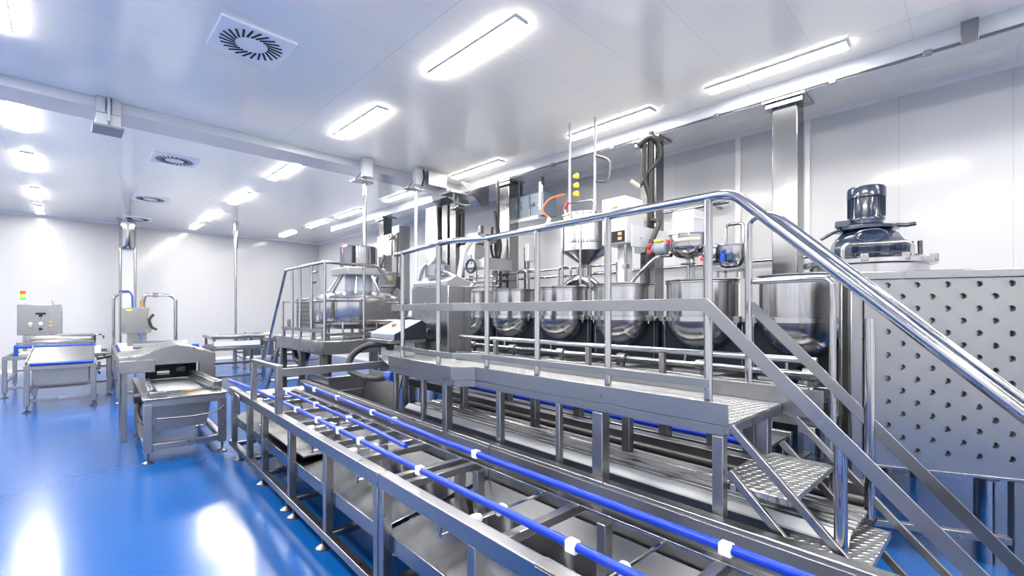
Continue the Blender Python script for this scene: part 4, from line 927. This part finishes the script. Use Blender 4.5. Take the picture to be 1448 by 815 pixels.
# ------------------------------------------------------------------ depositor and tables at the back
t = frame_table('depositor_table', 'long steel table frame behind the arched hood carrying the depositor', .25, 1.75, 11.0, 15.3, .86)
part('belt', MB().box(.35, 1.65, 11.1, 15.2, .86, .89), 'white', t, .008)
part('blue_edge', MB().box(.33, .36, 11.1, 15.2, .78, .85).box(.36, 1.7, 11.06, 11.09, .78, .85), 'blueb', t)
part('side_plate', MB().box(.24, .25, 11.3, 13.8, .45, .78), 'sheet', t)
part('roll', MB().lathe(.55, 12.6, [(.08, 0), (.08, .95)], 20, 'x', .97), 'steel', t)
for x in (1.3, 1.5): part('blue_fitting', MB().box(x - .06, x + .06, 11.4, 11.5, .89, 1.02), 'blueb', t, .01)
t = thing('depositor', 'pale boxy depositor with a black handle and arched pipe at the back', 'machine', (.8, 14.0, .89))
part('case', MB().extrude([(.42, 13.6, 1.18), (.42, 13.6, 1.78), (.90, 13.6, 1.78), (.86, 13.6, 1.55), (.95, 13.6, 1.30), (.92, 13.6, 1.18)], (0, .5, 0)), 'steel', t, .01)
part('foot_block', MB().box(.5, .85, 13.65, 14.05, .89, 1.18), 'steel', t, .008)
part('handle', MB().tube([(.97, 13.58, 1.62), (.88, 13.57, 1.50), (.93, 13.57, 1.32), (1.03, 13.57, 1.26)], .03, 10, .06), 'black', t)
part('neck', MB().cyl(.78, 13.85, 1.78, 1.95, .05, 14), 'brass', t)
part('arch_pipe', MB().tube([(.80, 13.85, 1.90), (.82, 13.85, 2.08), (1.30, 13.75, 2.08), (1.40, 13.7, 2.0), (1.40, 13.7, .89)], .038, 12, .12), 'polish', t)
part('pipe_coupling', MB().lathe(1.02, 13.81, [(.055, -.05), (.055, .05)], 14, 'x', 2.08), 'steel', t)
part('blue_hose', MB().tube([(.72, 13.5, 1.18), (.78, 13.2, 1.0), (.80, 13.1, .9)], .015, 8, .06), 'blueb', t)
part('yellow_tag', MB().box(.48, .58, 13.585, 13.6, 1.70, 1.74), 'yellow', t)
t = thing('air_pipe', 'bent steel pipe with blue hose left of the depositor', 'pipe', (.30, 15.4, 0))
part('pipe', MB().tube([(.30, 15.45, 0), (.30, 15.45, 2.05), (.46, 15.45, 2.2), (.60, 15.4, 2.2)], .035, 12, .08), 'polish', t)
part('hose', MB().tube([(.40, 15.42, 2.2), (.60, 15.38, 2.22), (.66, 15.36, 2.1), (.67, 15.36, 1.6)], .02, 8, .06), 'blueb', t)
t = frame_table('sheeter_table', 'low steel sheeter table behind the hood, right of the arched pipe', 1.9, 3.0, 12.2, 13.4, .86)
part('cover', MB().box(1.9, 3.0, 12.2, 13.4, 1.05, 1.12), 'steel', t, .008)
part('cover_post', MB().box(1.94, 1.99, 12.25, 12.30, .86, 1.05).box(2.92, 2.97, 12.25, 12.30, .86, 1.05).box(1.94, 1.99, 13.3, 13.35, .86, 1.05).box(2.92, 2.97, 13.3, 13.35, .86, 1.05), 'steel', t)
part('belt', MB().box(1.95, 2.95, 12.3, 13.3, .86, .89), 'sheet', t)
part('screen', MB().box(1.95, 2.9, 12.24, 12.26, .89, 1.0), 'glass', t)
t = frame_table('dough_table', 'steel table with tan dough sheets before the back wall', 3.16, 4.1, 15.2, 16.6, .84)
part('tray', MB().box(3.2, 4.05, 15.3, 16.5, .84, .88), 'steel', t, .006)
part('dough_sheet', MB().box(3.25, 4.0, 15.35, 16.4, .88, .905), 'tan', t, .01, 'tan dough sheet')
part('apron', MB().box(3.25, 4.0, 15.3, 15.32, .36, .76), 'sheet', t)
part('brace', MB().bar((3.5, 15.22, .55), (3.9, 15.22, .8), .03, .03), 'steel', t)
part('roller', MB().lathe(3.3, 15.7, [(.06, 0), (.06, .7)], 14, 'x', .97), 'polish', t)
part('end_post', MB().box(3.17, 3.22, 15.15, 15.21, .60, 1.08), 'dull', t, .006)
t = frame_table('packing_table', 'steel packing table with white tray right of the dough table', 4.15, 5.3, 14.8, 16.2, .90)
part('tray', MB().box(4.2, 5.25, 14.9, 16.1, .90, .94), 'white', t, .01)
part('upper_bar', MB().box(4.15, 5.3, 14.8, 14.86, 1.12, 1.18).box(4.16, 4.2, 14.8, 14.84, .90, 1.12).box(5.25, 5.29, 14.8, 14.84, .90, 1.12), 'steel', t, .005)
part('apron', MB().box(4.25, 5.2, 14.95, 14.97, .35, .82), 'sheet', t)
part('gauge_post', MB().cyl(4.3, 14.83, 1.18, 1.45, .05, 14), 'steel', t)
part('blue_fitting', MB().box(4.95, 5.05, 14.78, 14.8, .9, 1.2), 'blueb', t)

# ------------------------------------------------------------------ camera and rendering
cd = bpy.data.cameras.new('camera'); cam = bpy.data.objects.new('camera', cd); COL.objects.link(cam)
cam.location = (0, 0, H); cam.rotation_euler = (PI / 2, 0, -YAW)
cd.sensor_width = 36; cd.lens = 646 / 1448 * 36; cd.shift_y = 32.5 / 1448; cd.clip_start = .05
SC.camera = cam
wd = bpy.data.worlds.new('world'); SC.world = wd; wd.use_nodes = True
wd.node_tree.nodes['Background'].inputs[0].default_value = (.8, .86, 1, 1); wd.node_tree.nodes['Background'].inputs[1].default_value = .5
vs = SC.view_settings
SC.display_settings.display_device = 'sRGB'
vs.view_transform = 'Standard'; vs.look = 'None'; vs.exposure = .52; vs.gamma = 1; vs.use_curve_mapping = False
SC.cycles.use_denoising = True
SC.cycles.max_bounces = 10; SC.cycles.diffuse_bounces = 8; SC.cycles.glossy_bounces = 6
SC.cycles.sample_clamp_indirect = 8
